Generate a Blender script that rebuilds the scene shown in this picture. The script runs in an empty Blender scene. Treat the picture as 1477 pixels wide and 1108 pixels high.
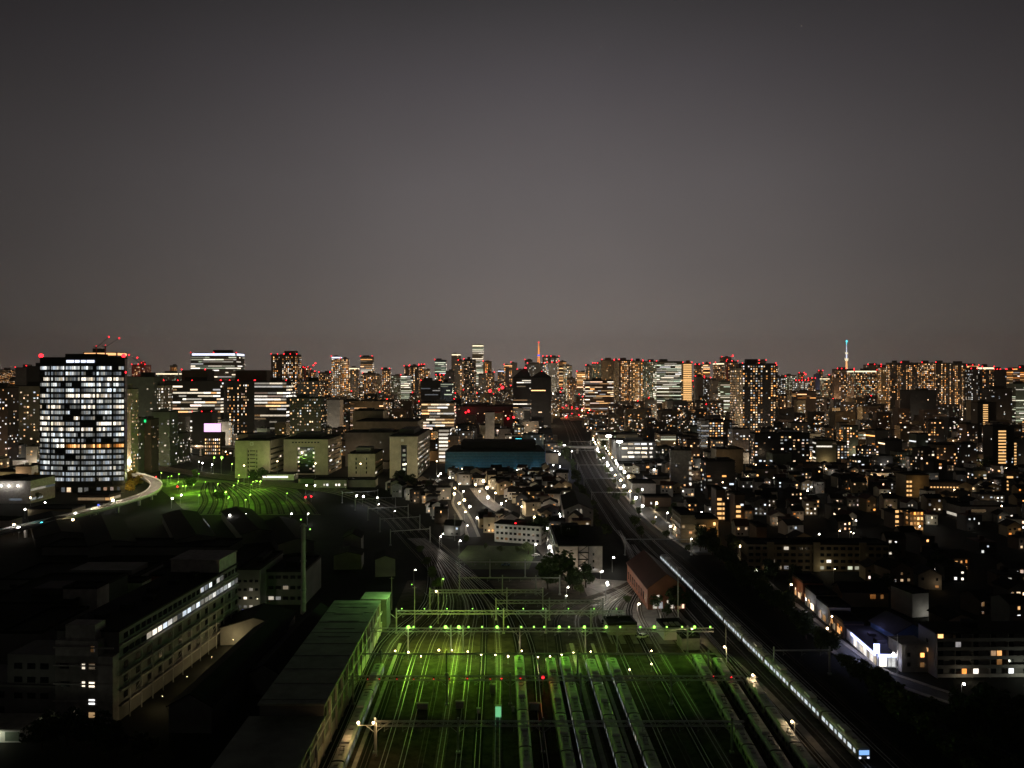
import bpy, math, random
from mathutils import Vector
R = random.Random(7)
sc = bpy.context.scene
C = sc.collection
# ---------------------------------------------------------------- camera, sky, light, exposure
H, F, YH, CX = 90.0, 1110.0, 548.0, 738.5      # eye height (m), focal length / horizon / centre in photo pixels
cam_d = bpy.data.cameras.new('camera')
cam = bpy.data.objects.new('camera', cam_d)
C.objects.link(cam)
cam.location = (0, 0, H)
cam.rotation_euler = (math.pi / 2, 0, 0)
cam_d.sensor_width = 36.0
cam_d.lens = 36.0 * F / 1477.0
cam_d.shift_y = -(554.0 - YH) / 1477.0
cam_d.clip_start = 1.0
cam_d.clip_end = 80000.0
sc.camera = cam

sc.view_settings.view_transform = 'Standard'
sc.view_settings.look = 'None'
sc.view_settings.exposure = 0.0
sc.view_settings.gamma = 1.0
SKY_K = 1.0
w = bpy.data.worlds.new('World')
sc.world = w
w.use_nodes = True
nt = w.node_tree
nt.nodes.clear()
N = nt.nodes.new
out = N('ShaderNodeOutputWorld')
bg_glow = N('ShaderNodeBackground')
bg_sky = N('ShaderNodeBackground')
sky = N('ShaderNodeTexSky')
sky.sky_type = 'NISHITA'
sky.sun_disc = False
sky.sun_elevation = math.radians(-4.0)
sky.sun_rotation = math.radians(200.0)
bg_sky.inputs['Strength'].default_value = 0.006
nt.links.new(sky.outputs[0], bg_sky.inputs['Color'])
# light-polluted night sky: brightest low over the centre of the city, darker upwards and to both sides
tc = N('ShaderNodeTexCoord')
sep = N('ShaderNodeSeparateXYZ')
nt.links.new(tc.outputs['Generated'], sep.inputs[0])
def mth(op, a, b=None, clamp=False):
    n = N('ShaderNodeMath')
    n.operation = op
    n.use_clamp = clamp
    for i, v in enumerate((a, b)):
        if v is None:
            continue
        if isinstance(v, (int, float)):
            n.inputs[i].default_value = v
        else:
            nt.links.new(v, n.inputs[i])
    return n.outputs[0]
ramp = N('ShaderNodeValToRGB')
el = ramp.color_ramp.elements
def srgb(r, g, b):
    f = lambda c: (c / 255 / 12.92) if c <= 10 else ((c / 255 + 0.055) / 1.055) ** 2.4
    return (f(r), f(g), f(b), 1)
STOPS = [(0.0, (134, 123, 117)), (0.06, (125, 117, 113)), (0.14, (112, 106, 105)), (0.24, (102, 97, 98)), (0.36, (80, 76, 79)), (0.45, (57, 55, 57)), (0.58, (22, 21, 22)), (1.0, (7, 7, 8))]
el[0].position, el[0].color = 0.0, srgb(*STOPS[0][1])
el[1].position, el[1].color = 1.0, srgb(*STOPS[-1][1])
for p_, c_ in STOPS[1:-1]:
    e = el.new(p_)
    e.color = srgb(*c_)
nt.links.new(mth('MAXIMUM', sep.outputs['Z'], 0.0), ramp.inputs[0])
# sideways falloff of the city's light dome (azimuth of the glow: a little right of straight ahead)
az = mth('ARCTAN2', sep.outputs['X'], sep.outputs['Y'])
daz = mth('SUBTRACT', az, 0.045)
side = mth('ADD', mth('MULTIPLY', mth('POWER', mth('ABSOLUTE', mth('DIVIDE', daz, 0.62)), 2.0), 1.8), 1.0)
fall = mth('MAXIMUM', mth('DIVIDE', 1.0, side), 0.1)
nz = N('ShaderNodeTexNoise')
nz.inputs['Scale'].default_value = 2.2
nz.inputs['Detail'].default_value = 6.0
nt.links.new(tc.outputs['Generated'], nz.inputs['Vector'])
cloud = mth('ADD', mth('MULTIPLY', nz.outputs[0], 0.4), 0.8)
nt.links.new(ramp.outputs[0], bg_glow.inputs['Color'])
nt.links.new(mth('MULTIPLY', mth('MULTIPLY', fall, cloud), SKY_K), bg_glow.inputs['Strength'])
add = N('ShaderNodeAddShader')
nt.links.new(bg_glow.outputs[0], add.inputs[0])
nt.links.new(bg_sky.outputs[0], add.inputs[1])
nt.links.new(add.outputs[0], out.inputs['Surface'])
# made-up moonlight: one faint sun lamp added behind the viewer
sun_d = bpy.data.lights.new('fill_sun', 'SUN')
sun_d.energy = 0.012
sun_d.angle = math.radians(2.0)
sun_d.color = (1.0, 0.93, 0.82)
sun = bpy.data.objects.new('fill_sun', sun_d)
C.objects.link(sun)
sun.rotation_euler = (math.radians(52), 0, math.radians(-25))

# ---------------------------------------------------------------- helpers
def gp(px, py, z=0.0):
    """Point of the plane at height z seen at a photo pixel."""
    Y = (H - z) * F / (py - YH)
    return ((px - CX) / F * Y, Y)
def xat(px, Y):
    return (px - CX) / F * Y
def zat(py, Y):
    return H - (py - YH) / F * Y
def pxof(x, y):
    return CX + F * x / max(y, 1)
def pyof(z, y):
    return YH + F * (H - z) / max(y, 1)

MATS = {}
def _m(name):
    m = bpy.data.materials.new(name)
    m.use_nodes = True
    MATS[name] = m
    return m, m.node_tree, m.node_tree.nodes['Principled BSDF']
def mat(name, col, rough=0.75, var=0.25, scale=0.15, metal=0.0, spec=0.3):
    """Weathered plain surface: base colour broken up by noise at two scales."""
    m, t, b = _m(name)
    b.inputs['Roughness'].default_value = rough
    b.inputs['Metallic'].default_value = metal
    b.inputs['Specular IOR Level'].default_value = spec
    g = t.nodes.new('ShaderNodeNewGeometry')
    n1 = t.nodes.new('ShaderNodeTexNoise')
    n1.inputs['Scale'].default_value = scale
    n1.inputs['Detail'].default_value = 6
    n1.inputs['Roughness'].default_value = 0.65
    t.links.new(g.outputs['Position'], n1.inputs['Vector'])
    r = t.nodes.new('ShaderNodeValToRGB')
    r.color_ramp.elements[0].position = 0.3
    r.color_ramp.elements[1].position = 0.72
    r.color_ramp.elements[0].color = tuple(c * (1 - var) for c in col) + (1,)
    r.color_ramp.elements[1].color = tuple(min(1, c * (1 + var)) for c in col) + (1,)
    t.links.new(n1.outputs[0], r.inputs[0])
    t.links.new(r.outputs[0], b.inputs['Base Color'])
    return m
def emit(name, col, k, sample=True):
    m, t, b = _m(name)
    b.inputs['Base Color'].default_value = (0.02, 0.02, 0.02, 1)
    b.inputs['Emission Color'].default_value = tuple(col) + (1,)
    b.inputs['Emission Strength'].default_value = k
    m.cycles.emission_sampling = 'AUTO' if sample else 'NONE'
    return m
def lit(name, cols, k0, k1, power=2.0):
    """Lit windows: every pane gets its own colour and brightness."""
    m, t, b = _m(name)
    g = t.nodes.new('ShaderNodeNewGeometry')
    o = t.nodes.new('ShaderNodeObjectInfo')
    def mm(op, a, c):
        n = t.nodes.new('ShaderNodeMath')
        n.operation = op
        for i, v in enumerate((a, c)):
            if isinstance(v, (int, float)):
                n.inputs[i].default_value = v
            else:
                t.links.new(v, n.inputs[i])
        return n.outputs[0]
    s = mm('FRACT', mm('ADD', g.outputs['Random Per Island'], o.outputs['Random']), 0)
    r = t.nodes.new('ShaderNodeValToRGB')
    e = r.color_ramp.elements
    e[0].position, e[0].color = 0, tuple(cols[0]) + (1,)
    e[1].position, e[1].color = 1, tuple(cols[-1]) + (1,)
    for i, c in enumerate(cols[1:-1]):
        q = e.new((i + 1) / (len(cols) - 1))
        q.color = tuple(c) + (1,)
    t.links.new(s, r.inputs[0])
    s2 = mm('FRACT', mm('MULTIPLY', s, 37.17), 0)
    k = mm('ADD', mm('MULTIPLY', mm('POWER', s2, power), k1 - k0), k0)
    # furniture, people and blinds behind the glass
    n1 = t.nodes.new('ShaderNodeTexNoise')
    n1.inputs['Scale'].default_value = 0.9
    n1.inputs['Detail'].default_value = 3
    t.links.new(g.outputs['Position'], n1.inputs['Vector'])
    k = mm('MULTIPLY', k, mm('ADD', mm('MULTIPLY', n1.outputs[0], 1.3), 0.35))
    b.inputs['Base Color'].default_value = (0.02, 0.02, 0.02, 1)
    b.inputs['Roughness'].default_value = 0.2
    t.links.new(r.outputs[0], b.inputs['Emission Color'])
    t.links.new(k, b.inputs['Emission Strength'])
    m.cycles.emission_sampling = 'NONE'
    return m

mat('black', (0.012, 0.013, 0.016), 0.35)
mat('dark', (0.035, 0.033, 0.033))
mat('brown', (0.085, 0.06, 0.047))
mat('grey', (0.16, 0.155, 0.145))
mat('beige', (0.46, 0.41, 0.30))
mat('tan', (0.24, 0.19, 0.115))
mat('white', (0.62, 0.60, 0.56))
mat('greenish', (0.15, 0.18, 0.14))
mat('bluewall', (0.06, 0.10, 0.16))
mat('brick', (0.20, 0.075, 0.045))
mat('roofdark', (0.016, 0.0155, 0.015), 0.95, spec=0.1)
mat('roofgrey', (0.05, 0.048, 0.045), 0.9, spec=0.15)
mat('rooftile', (0.025, 0.023, 0.022), 0.8, spec=0.15)
mat('roofred', (0.07, 0.025, 0.018), 0.7)
mat('roofgreen', (0.26, 0.29, 0.23), 0.7, 0.4, 0.12)
mat('metal', (0.30, 0.30, 0.29), 0.5, 0.2, 0.8, 0.3)
mat('trainroof', (0.50, 0.51, 0.48), 0.5, 0.2, 0.8)
mat('steel', (0.45, 0.45, 0.44), 0.4, 0.2, 0.8, 0.6)
mat('paintwhite', (0.75, 0.75, 0.72), 0.5, 0.1)
mat('concrete', (0.38, 0.355, 0.33), 0.85, 0.3, 0.5)
mat('asphalt', (0.05, 0.05, 0.052), 0.85, 0.3, 0.4)
mat('paving', (0.22, 0.20, 0.18), 0.8, 0.3, 0.4)
mat('ballast', (0.055, 0.045, 0.034), 0.95, 0.75, 0.30, spec=0.15)
mat('ballastpale', (0.12, 0.10, 0.08), 0.95, 0.5, 0.9)
mat('rail', (0.55, 0.53, 0.50), 0.42, 0.3, 0.6, 0.9)
mat('raildark', (0.16, 0.13, 0.11), 0.6, 0.3, 0.6, 0.6)
mat('ground', (0.016, 0.016, 0.014), 0.95, 0.4, 0.05, spec=0.1)
mat('grassy', (0.06, 0.085, 0.025), 0.95, 0.4, 0.35)
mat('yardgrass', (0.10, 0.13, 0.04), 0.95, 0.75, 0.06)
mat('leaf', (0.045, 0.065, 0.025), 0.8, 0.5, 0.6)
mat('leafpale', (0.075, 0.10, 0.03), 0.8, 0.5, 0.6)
mat('leafyellowlit', (0.30, 0.20, 0.03), 0.8, 0.4, 0.6)  # yellow lamplight on the trees is put into the leaf colour
mat('bark', (0.06, 0.045, 0.035), 0.9)
mat('glass', (0.012, 0.014, 0.017), 0.12, 0.2, 0.3, 0.0, 0.6)
mat('netting', (0.03, 0.15, 0.21), 0.7, 0.35, 0.4)
mat('mainballast', (0.035, 0.03, 0.025), 0.95, 0.5, 0.5, spec=0.1)
mat('netblue', (0.16, 0.22, 0.52), 0.7, 0.1)
mat('red', (0.35, 0.03, 0.02), 0.6)
mat('skin', (0.5, 0.33, 0.24), 0.6)
AMB = [(1, .30, .045), (1, .42, .11), (1, .55, .22), (1, .36, .07)]
WRM = [(1, .50, .17), (1, .63, .30), (1, .78, .52), (1, .44, .13), (.92, .95, 1)]
WHT = [(1, .86, .66), (1, .93, .8), (1, .80, .55), (.95, .97, 1)]
COO = [(.72, .85, 1), (.86, .93, 1), (1, .96, .86), (.78, .9, .95), (1, .9, .7)]
GRN = [(.80, .95, .62), (.95, 1, .75), (1, .95, .7), (.7, .9, .65)]
lit('amber', AMB, .15, 2.6)
lit('warm', WRM, .14, 2.9)
lit('office', WHT, .2, 2.2, 1.4)
lit('cool', COO, .08, 1.7, 1.5)
lit('greenlit', GRN, .12, 1.3)
lit('dimcool', COO, .03, .35, 1.2)
lit('midcool', COO, .12, .75, 1.2)
lit('dimwarm', WRM, .03, .4, 1.2)
emit('redlamp', (1, .012, .02), 7, False)
emit('redsoft', (1, .04, .05), 2.5, False)
emit('whitelamp', (1, .95, .85), 26, False)
emit('warmlamp', (1, .72, .38), 20, False)
emit('greenlamp', (.34, 1, .10), 3.4, False)
emit('signgreen', (.02, 1, .25), 1.3, False)
emit('signwhite', (.75, .8, 1), 1.8, False)
emit('signpink', (1, .55, 1), 1.6, False)
emit('signblue', (.1, .15, 1), 1.2, False)
emit('signcyan', (.1, .85, 1), 3.0, False)
emit('shopblue', (.45, .5, 1), 3.5, False)
emit('orangeline', (1, .5, .2), 1.6, False)
emit('stairamber', (1, .55, .2), 1.2, False)
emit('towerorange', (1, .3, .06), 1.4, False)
emit('towerwhite', (1, .85, .55), 1.6, False)
emit('trainlit', (.86, .95, 1), .8, False)
emit('headlit', (.25, .5, 1), 1.1, False)
emit('boardgreen', (.3, 1, .45), .55, False)

class MB:
    def __init__(s):
        s.v, s.f, s.m = [], [], []
    def face(s, pts, m=0):
        i = len(s.v)
        s.v.extend(pts)
        s.f.append(tuple(range(i, i + len(pts))))
        s.m.append(m)
    def box(s, x0, y0, z0, x1, y1, z1, m=0, bottom=False):
        i = len(s.v)
        s.v += [(x0, y0, z0), (x1, y0, z0), (x1, y1, z0), (x0, y1, z0), (x0, y0, z1), (x1, y0, z1), (x1, y1, z1), (x0, y1, z1)]
        fs = [(0, 1, 5, 4), (1, 2, 6, 5), (2, 3, 7, 6), (3, 0, 4, 7), (4, 5, 6, 7), (3, 2, 1, 0)]
        for q in fs:
            s.f.append(tuple(i + k for k in q))
            s.m.append(m)
    def prism(s, poly, z0, z1, m=0, zt=None):
        """Vertical prism over a plan polygon (counter-clockwise)."""
        n = len(poly)
        i = len(s.v)
        s.v += [(x, y, z0) for x, y in poly] + [(x, y, z1) for x, y in poly]
        for k in range(n):
            q = (k + 1) % n
            s.f.append((i + k, i + q, i + n + q, i + n + k))
            s.m.append(m)
        s.f.append(tuple(i + n + k for k in range(n)))
        s.m.append(m)
        s.f.append(tuple(i + k for k in reversed(range(n))))
        s.m.append(m)
    def tube(s, a, b, r0, r1=None, n=6, m=0):
        r1 = r0 if r1 is None else r1
        a, b = Vector(a), Vector(b)
        d = (b - a).normalized()
        u = d.cross(Vector((0, 0, 1)) if abs(d.z) < .9 else Vector((1, 0, 0))).normalized()
        t = d.cross(u)
        i = len(s.v)
        for p, r in ((a, r0), (b, r1)):
            for k in range(n):
                an = 2 * math.pi * k / n
                s.v.append(tuple(p + (u * math.cos(an) + t * math.sin(an)) * r))
        for k in range(n):
            q = (k + 1) % n
            s.f.append((i + k, i + n + k, i + n + q, i + q))
            s.m.append(m)
        s.f.append(tuple(i + k for k in range(n)))
        s.f.append(tuple(i + n + k for k in reversed(range(n))))
        s.m += [m, m]
    def ball(s, c, r, n=8, k=5, m=0, sz=1.0):
        i = len(s.v)
        for a in range(k + 1):
            th = math.pi * a / k
            for b in range(n):
                ph = 2 * math.pi * b / n
                s.v.append((c[0] + r * math.sin(th) * math.cos(ph), c[1] + r * math.sin(th) * math.sin(ph), c[2] + r * sz * math.cos(th)))
        for a in range(k):
            for b in range(n):
                q = (b + 1) % n
                s.f.append((i + a * n + b, i + (a + 1) * n + b, i + (a + 1) * n + q, i + a * n + q))
                s.m.append(m)
    def mesh(s, name, mats):
        me = bpy.data.meshes.new(name)
        me.from_pydata(s.v, [], s.f)
        if isinstance(mats, str):
            mats = [mats]
        for k in mats:
            me.materials.append(MATS[k])
        if len(mats) > 1:
            me.polygons.foreach_set('material_index', s.m)
        me.update()
        return me
    def build(s, name, mats, parent=None, loc=None, rz=0.0):
        return put(name, s.mesh(name, mats), parent, loc, rz)
def put(name, me, parent=None, loc=None, rz=0.0, scale=None):
    o = bpy.data.objects.new(name, me)
    C.objects.link(o)
    if parent is not None:
        o.parent = parent
    if loc is not None:
        o.location = loc
    if rz:
        o.rotation_euler = (0, 0, rz)
    if scale is not None:
        o.scale = scale
    return o
LABELLED = []
def tag(o, label, cat, group=None):
    o['label'] = label
    o['category'] = cat
    if group:
        o['group'] = group
    LABELLED.append(o)
    return o
def thing(name, label, cat, loc=(0, 0, 0), rz=0.0, group=None):
    o = bpy.data.objects.new(name, None)
    o.empty_display_size = 1.0
    C.objects.link(o)
    o.location = loc
    o.rotation_euler = (0, 0, rz)
    return tag(o, label, cat, group)
def struct(name, mb, mats, loc=None, rz=0.0, kind='structure'):
    o = mb.build(name, mats, None, loc, rz)
    o['kind'] = kind
    return o
def plight(parent, loc, col, power, r=0.3, spot=None, aim=None):
    d = bpy.data.lights.new('lamp_or_fill_light', 'SPOT' if spot else 'POINT')
    d.energy = power
    d.color = col
    d.shadow_soft_size = r
    if spot:
        d.spot_size = math.radians(spot)
        d.spot_blend = 0.7
    o = bpy.data.objects.new('lamp_or_fill_light', d)
    C.objects.link(o)
    o.parent = parent
    o.location = loc
    if aim is not None:
        o.rotation_euler = Vector(aim).to_track_quat('-Z', 'Y').to_euler()
    return o
_unit = {}
def pane_mesh(m):
    """One window pane one metre square, set in a shallow frame, facing -Y."""
    if m not in _unit:
        b = MB()
        b.face([(-.5, -.05, 0), (.5, -.05, 0), (.5, -.05, 1), (-.5, -.05, 1)])
        for q in ([(-.5, 0, 0), (-.5, -.05, 0), (-.5, -.05, 1), (-.5, 0, 1)], [(.5, -.05, 0), (.5, 0, 0), (.5, 0, 1), (.5, -.05, 1)],
                  [(-.5, -.05, 1), (.5, -.05, 1), (.5, 0, 1), (-.5, 0, 1)], [(-.5, 0, 0), (.5, 0, 0), (.5, -.05, 0), (-.5, -.05, 0)]):
            b.face(q)
        _unit[m] = b.mesh('window_pane', m)
    return _unit[m]
_ball = {}
def ball_mesh(m):
    if m not in _ball:
        b = MB()
        b.ball((0, 0, 0), 1.0, 8, 6)
        _ball[m] = b.mesh('globe', m)
    return _ball[m]
def window(parent, x, y, z, ww, hh, m, rz=0.0, name='window'):
    return put(name, pane_mesh(m), parent, (x, y, z), rz, (ww, 1, hh))
def bulb(parent, loc, r, m, name='lamp_head'):
    return put(name, ball_mesh(m), parent, loc, 0, (r, r, r))
OCC = []
def occ(x0, y0, x1, y1):
    OCC.append((min(x0, x1), min(y0, y1), max(x0, x1), max(y0, y1)))
def free(x0, y0, x1, y1):
    return not any(x0 < d and x1 > a and y0 < e and y1 > b for a, b, d, e in OCC)
def ribbon(mb, path, off, wd, z, m=0, th=0.0):
    """A strip of width wd along a plan polyline, shifted sideways by off."""
    L = []
    for i, p in enumerate(path):
        a = path[max(0, i - 1)]
        b = path[min(len(path) - 1, i + 1)]
        dx, dy = b[0] - a[0], b[1] - a[1]
        l = math.hypot(dx, dy) or 1
        nx, ny = dy / l, -dx / l
        L.append(((p[0] + nx * (off - wd / 2), p[1] + ny * (off - wd / 2)), (p[0] + nx * (off + wd / 2), p[1] + ny * (off + wd / 2))))
    for (a, b), (c, d) in zip(L, L[1:]):
        mb.face([(a[0], a[1], z), (b[0], b[1], z), (d[0], d[1], z), (c[0], c[1], z)], m)
        if th:
            mb.face([(b[0], b[1], z - th), (d[0], d[1], z - th), (d[0], d[1], z), (b[0], b[1], z)], m)
            mb.face([(c[0], c[1], z - th), (a[0], a[1], z - th), (a[0], a[1], z), (c[0], c[1], z)], m)
    if th:
        a, b = L[0]
        mb.face([(a[0], a[1], z - th), (b[0], b[1], z - th), (b[0], b[1], z), (a[0], a[1], z)], m)
def smooth(pts, n=6):
    """Catmull-Rom through plan points."""
    o = []
    P = [pts[0]] + list(pts) + [pts[-1]]
    for i in range(1, len(P) - 2):
        a, b, c, d = P[i - 1], P[i], P[i + 1], P[i + 2]
        for k in range(n):
            t = k / n
            o.append(tuple(.5 * (2 * b[j] + (c[j] - a[j]) * t + (2 * a[j] - 5 * b[j] + 4 * c[j] - d[j]) * t * t + (3 * b[j] - a[j] - 3 * c[j] + d[j]) * t ** 3) for j in (0, 1)))
    o.append(tuple(pts[-1]))
    return o

# ---------------------------------------------------------------- buildings
def faces_of(wd, dp, X, both=False):
    fs = [((-wd / 2, 0), (1, 0), wd, (0, -1), 0.0)]
    if X <= 0 or both:
        fs.append(((wd / 2, 0), (0, 1), dp, (1, 0), math.pi / 2))
    if X > 0 or both:
        fs.append(((-wd / 2, dp), (0, -1), dp, (-1, 0), -math.pi / 2))
    return fs
def pane(mb, f, a0, a1, z0, z1, off, m=0):
    o, u, wd, n, rz = f
    p = lambda a, z: (o[0] + u[0] * a + n[0] * off, o[1] + u[1] * a + n[1] * off, z)
    mb.face([p(a0, z0), p(a1, z0), p(a1, z1), p(a0, z1)], m)
def layout(style, f, fh, floors, pitch, p, rng, z0):
    """Lit panes of one wall: [(floor, a0, a1, z0, z1)]."""
    wd = f[2]
    n = max(1, int(wd / pitch))
    pt = wd / n
    res = []
    cols = [rng.random() for _ in range(n)]
    for k in range(floors):
        zb = z0 + k * fh
        if style == 'stripe':
            i = 0
            fl = min(1, max(0, p + rng.uniform(-.35, .3)))
            if rng.random() < .1:
                fl *= .2
            while i < n:
                L = rng.randint(2, 9)
                if rng.random() < fl:
                    res.append((k, i * pt + .06 * pt, min(n, i + L) * pt - .06 * pt, zb + .34 * fh, zb + .82 * fh))
                i += L
        elif style == 'columns':
            for i in range(n):
                q = p * (1.9 if cols[i] > .45 else .25)
                if rng.random() < q:
                    res.append((k, (i + .2) * pt, (i + .2 + rng.uniform(.35, .65)) * pt, zb + .25 * fh, zb + .75 * fh))
        else:
            for i in range(n):
                if rng.random() < p:
                    a = (i + rng.uniform(.12, .3)) * pt
                    res.append((k, a, a + pt * rng.uniform(.3, .6), zb + .28 * fh, zb + rng.uniform(.62, .82) * fh))
    return res
def building(name, label, cat, X, Y, wd, dp, h, rz=0.0, wall='grey', roof='roofdark', style='dots', fh=3.2, pitch=3.0, lit_p=.3,
             pal=('warm',), mode='band', lamps=0, group=None, penthouse=True, crown=None, seed=None, z0=1.0, parapet=.9, both=False, lampr=None, relief=0, glow=0):
    """A block standing with the middle of its front wall at (X, Y)."""
    rng = random.Random(seed if seed is not None else int(abs(X) * 7 + Y * 3 + wd * 11))
    t = thing(name, label, cat, (X, Y, 0), rz, group)
    b = MB()
    b.box(-wd / 2, 0, 0, wd / 2, dp, h)
    b.build('wall', wall, t)
    r = MB()
    tk = min(.5, wd * .05)
    e = .12
    for q in ((-wd / 2 - e, -e, wd / 2 + e, tk), (-wd / 2 - e, dp - tk, wd / 2 + e, dp + e), (-wd / 2 - e, tk, -wd / 2 + tk, dp - tk), (wd / 2 - tk, tk, wd / 2 + e, dp - tk)):
        r.box(q[0], q[1], h, q[2], q[3], h + parapet)
    r.box(-wd / 2 + tk, tk, h, wd / 2 - tk, dp - tk, h + .15)
    rf = r.build('roof', roof, t)
    ph = 0
    if penthouse:
        pw, pd = wd * rng.uniform(.25, .5), dp * rng.uniform(.25, .5)
        px = rng.uniform(-.2, .2) * wd
        ph = min(max(2.4, h * .06), 7)
        u = MB()
        y0 = rng.uniform(.2, .45) * dp
        u.box(px - pw / 2, y0, h + .15, px + pw / 2, y0 + pd, h + ph)
        for _ in range(rng.randint(1, 4)):
            ux, uy, us = rng.uniform(-.42, .38) * wd, rng.uniform(.05, .85) * dp, wd * .05
            if abs(ux - px) > pw / 2 + us and (uy > y0 + pd or uy + us < y0):
                u.box(ux, uy, h + .15, ux + us, uy + us, h + .15 + ph * .45)
        u.build('roof_unit', wall if rng.random() < .6 else roof, rf)
    fs = faces_of(wd, dp, X, both)
    floors = max(1, int((h - z0 - .4) / fh))
    off = max(.06, Y * 1.2e-4)
    if relief:
        g = MB()
        for k in range(1, floors + 1):
            z = z0 + k * fh
            if z > h - .3:
                break
            g.box(-wd / 2 - relief, -relief, z - .14 * fh, wd / 2 + relief, dp * .98, z)
        g.build('floor_band', wall, t)
    bands = {}
    cnt = 0
    for fi, f in enumerate(fs):
        for (k, a0, a1, za, zb) in layout(style, f, fh, floors, pitch, lit_p * (1 if fi == 0 else .85), rng, z0):
            m = rng.choice(pal)
            cnt += 1
            if mode == 'single' and cnt <= 100:
                o, u, _w, n, rzz = f
                ac = (a0 + a1) / 2
                window(t, o[0] + u[0] * ac + n[0] * off * .2, o[1] + u[1] * ac + n[1] * off * .2, za, a1 - a0, zb - za, m, rzz)
            else:
                mb, ms = bands.setdefault(k if mode != 'single' else 999, (MB(), []))
                if m not in ms:
                    ms.append(m)
                pane(mb, f, a0, a1, za, zb, off + (relief if relief else 0), ms.index(m))
    for k in sorted(bands):
        wb = bands[k][0].build('window_band', bands[k][1], t)
        if k == 999:
            wb['kind'] = 'stuff'
    if crown:
        tb = MB()
        for f in fs:
            pane(tb, f, f[2] * .03, f[2] * .97, h - .02 * h - 1.5, h - .3, off * 1.5)
        tb.build('light_band', crown, t)
    lr = lampr or max(.5, Y * 6.2e-4)
    spots = [(-wd / 2, 0), (wd / 2, 0), (0, 0), (-wd / 4, 0), (wd / 4, 0), (wd / 2, dp), (-wd / 2, dp)]
    for i in range(lamps):
        x, y = spots[i % len(spots)]
        bulb(t, (x, y, h + parapet + lr * .6), lr, 'redlamp', 'aviation_lamp')
    if glow:  # added lamp and bulb before the front, there to brighten the facade
        k = rng.uniform(.6, 1.4)
        gx, gy = rng.uniform(-.5, .5) * wd, -max(14, .5 * h)
        bulb(t, (gx, gy, 12), max(.4, Y * 4.5e-4), 'warmlamp', 'facade_fill_lamp')
        plight(t, (gx, gy, 13), rng.choice(((1, .74, .48), (1, .85, .65), (1, .66, .38))), glow * k * h * h, 1)
    return t, cnt
# ---------------------------------------------------------------- ground, roads, railway
g = MB()
ys = [-400, 0, 120, 200, 300, 420, 600, 900, 1400, 2200, 3600, 6000, 10000, 20000, 45000]
xs = [-34000, -9000, -3000, -1000, -500, -250, -120, -60, 0, 60, 120, 250, 500, 1000, 3000, 9000, 34000]
iv = {}
for j, y in enumerate(ys):
    for i, x in enumerate(xs):
        iv[i, j] = len(g.v)
        g.v.append((x, y, 0))
for j in range(len(ys) - 1):
    for i in range(len(xs) - 1):
        g.f.append((iv[i, j], iv[i + 1, j], iv[i + 1, j + 1], iv[i, j + 1]))
        g.m.append(0)
struct('ground', g, 'ground')

SL = -0.0167
def yx(x0, Y):
    """Yard line at x0 (where Y = 179): the yard runs slightly left of straight ahead."""
    return x0 + SL * (Y - 179)
# main line, curving gently to the right far out; offsets are across it
MAIN = smooth([(82, 100), (80.3, 182), (76.8, 270), (73.8, 354), (70.5, 430), (69.5, 500), (73.5, 700), (86, 1000), (106, 1387), (122, 1750)], 6)
# the yard's exit tracks swing away to the left
EXIT = smooth([(-14, 296), (-24, 345), (-52, 432), (-85, 530), (-130, 609), (-173, 645), (-204, 668), (-261, 709), (-326, 757), (-420, 830)], 6)
b = MB()
b.face([(yx(-44, 120), 120, .06), (yx(66, 120), 120, .06), (yx(62, 345), 345, .06), (yx(-44, 345), 345, .06)])
struct('yard_ballast', b, 'ballast')
b = MB()
ribbon(b, MAIN, 2.5, 25, .12)
struct('main_line_ballast', b, 'mainballast')
b = MB()
ribbon(b, EXIT, 0, 26, .11)
struct('branch_ballast', b, 'ground')
def track(path, off, name='railway_track', bed='ballastpale', steel='rail'):
    t = bpy.data.objects.new(name, None)
    C.objects.link(t)
    t['kind'] = 'structure'
    b = MB()
    ribbon(b, path, off, 2.4, .17)
    b.build('track_bed', bed, t)
    for s in (-1, 1):
        r = MB()
        ribbon(r, path, off + s * .56, .12, .36, 0, .18)
        r.build('rail', steel, t)
    return t
EMPTY = [-43.2, -34.6, -30.2, -25.8, -21.4, -17, -12.6, -8.2, -3.4, 7.9, 37.2, 41.6, 46, 50.4]
TRAIN = [-39.4, 3.2, 12.8, 17.3, 25.2, 31.8]
for x0 in EMPTY + TRAIN:
    if x0 < 10:
        k = (x0 + 43) / 53.0
        xe = -24 + (k - .5) * 14
        pth = smooth([(yx(x0, 120), 120), (yx(x0, 200), 200), (yx(x0, 262), 262), ((yx(x0, 310) + xe + 6) / 2, 312), (-38 + (k - .5) * 11, 392), (-54 + (k - .5) * 9, 436)], 5)
    else:
        pth = smooth([(yx(x0, 120), 120), (yx(x0, 200), 200), (yx(x0, 262), 262), (yx(x0, 300) + (60 - x0) * .12, 300), (56 + (x0 - 30) * .12, 345), (61 + (x0 - 30) * .06, 400), (64, 460)], 5)
    track(pth, 0, bed=R.choice(('ballast', 'ballastpale', 'ground', 'ground')), steel=R.choice(('rail', 'rail', 'raildark')))
for x0 in (55.7, 61.7, 67.4):
    track(smooth([(x0 - 2, 120), (x0, 179), (x0 + 1.9, 233), (x0 + 1, 290), (65 + (x0 - 61) * .3, 345), (66, 420)], 5), 0)
for o_ in (-7.5, -2.2, 2.0, 8.4, 12.6):
    track(MAIN, o_, bed='mainballast', steel='raildark' if o_ in (-2.2, 12.6, 17.0) else 'rail')
for o_ in (-9, -4.5, 0, 4.5, 9):
    track(EXIT[6:], o_, bed='ground', steel='raildark')
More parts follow.
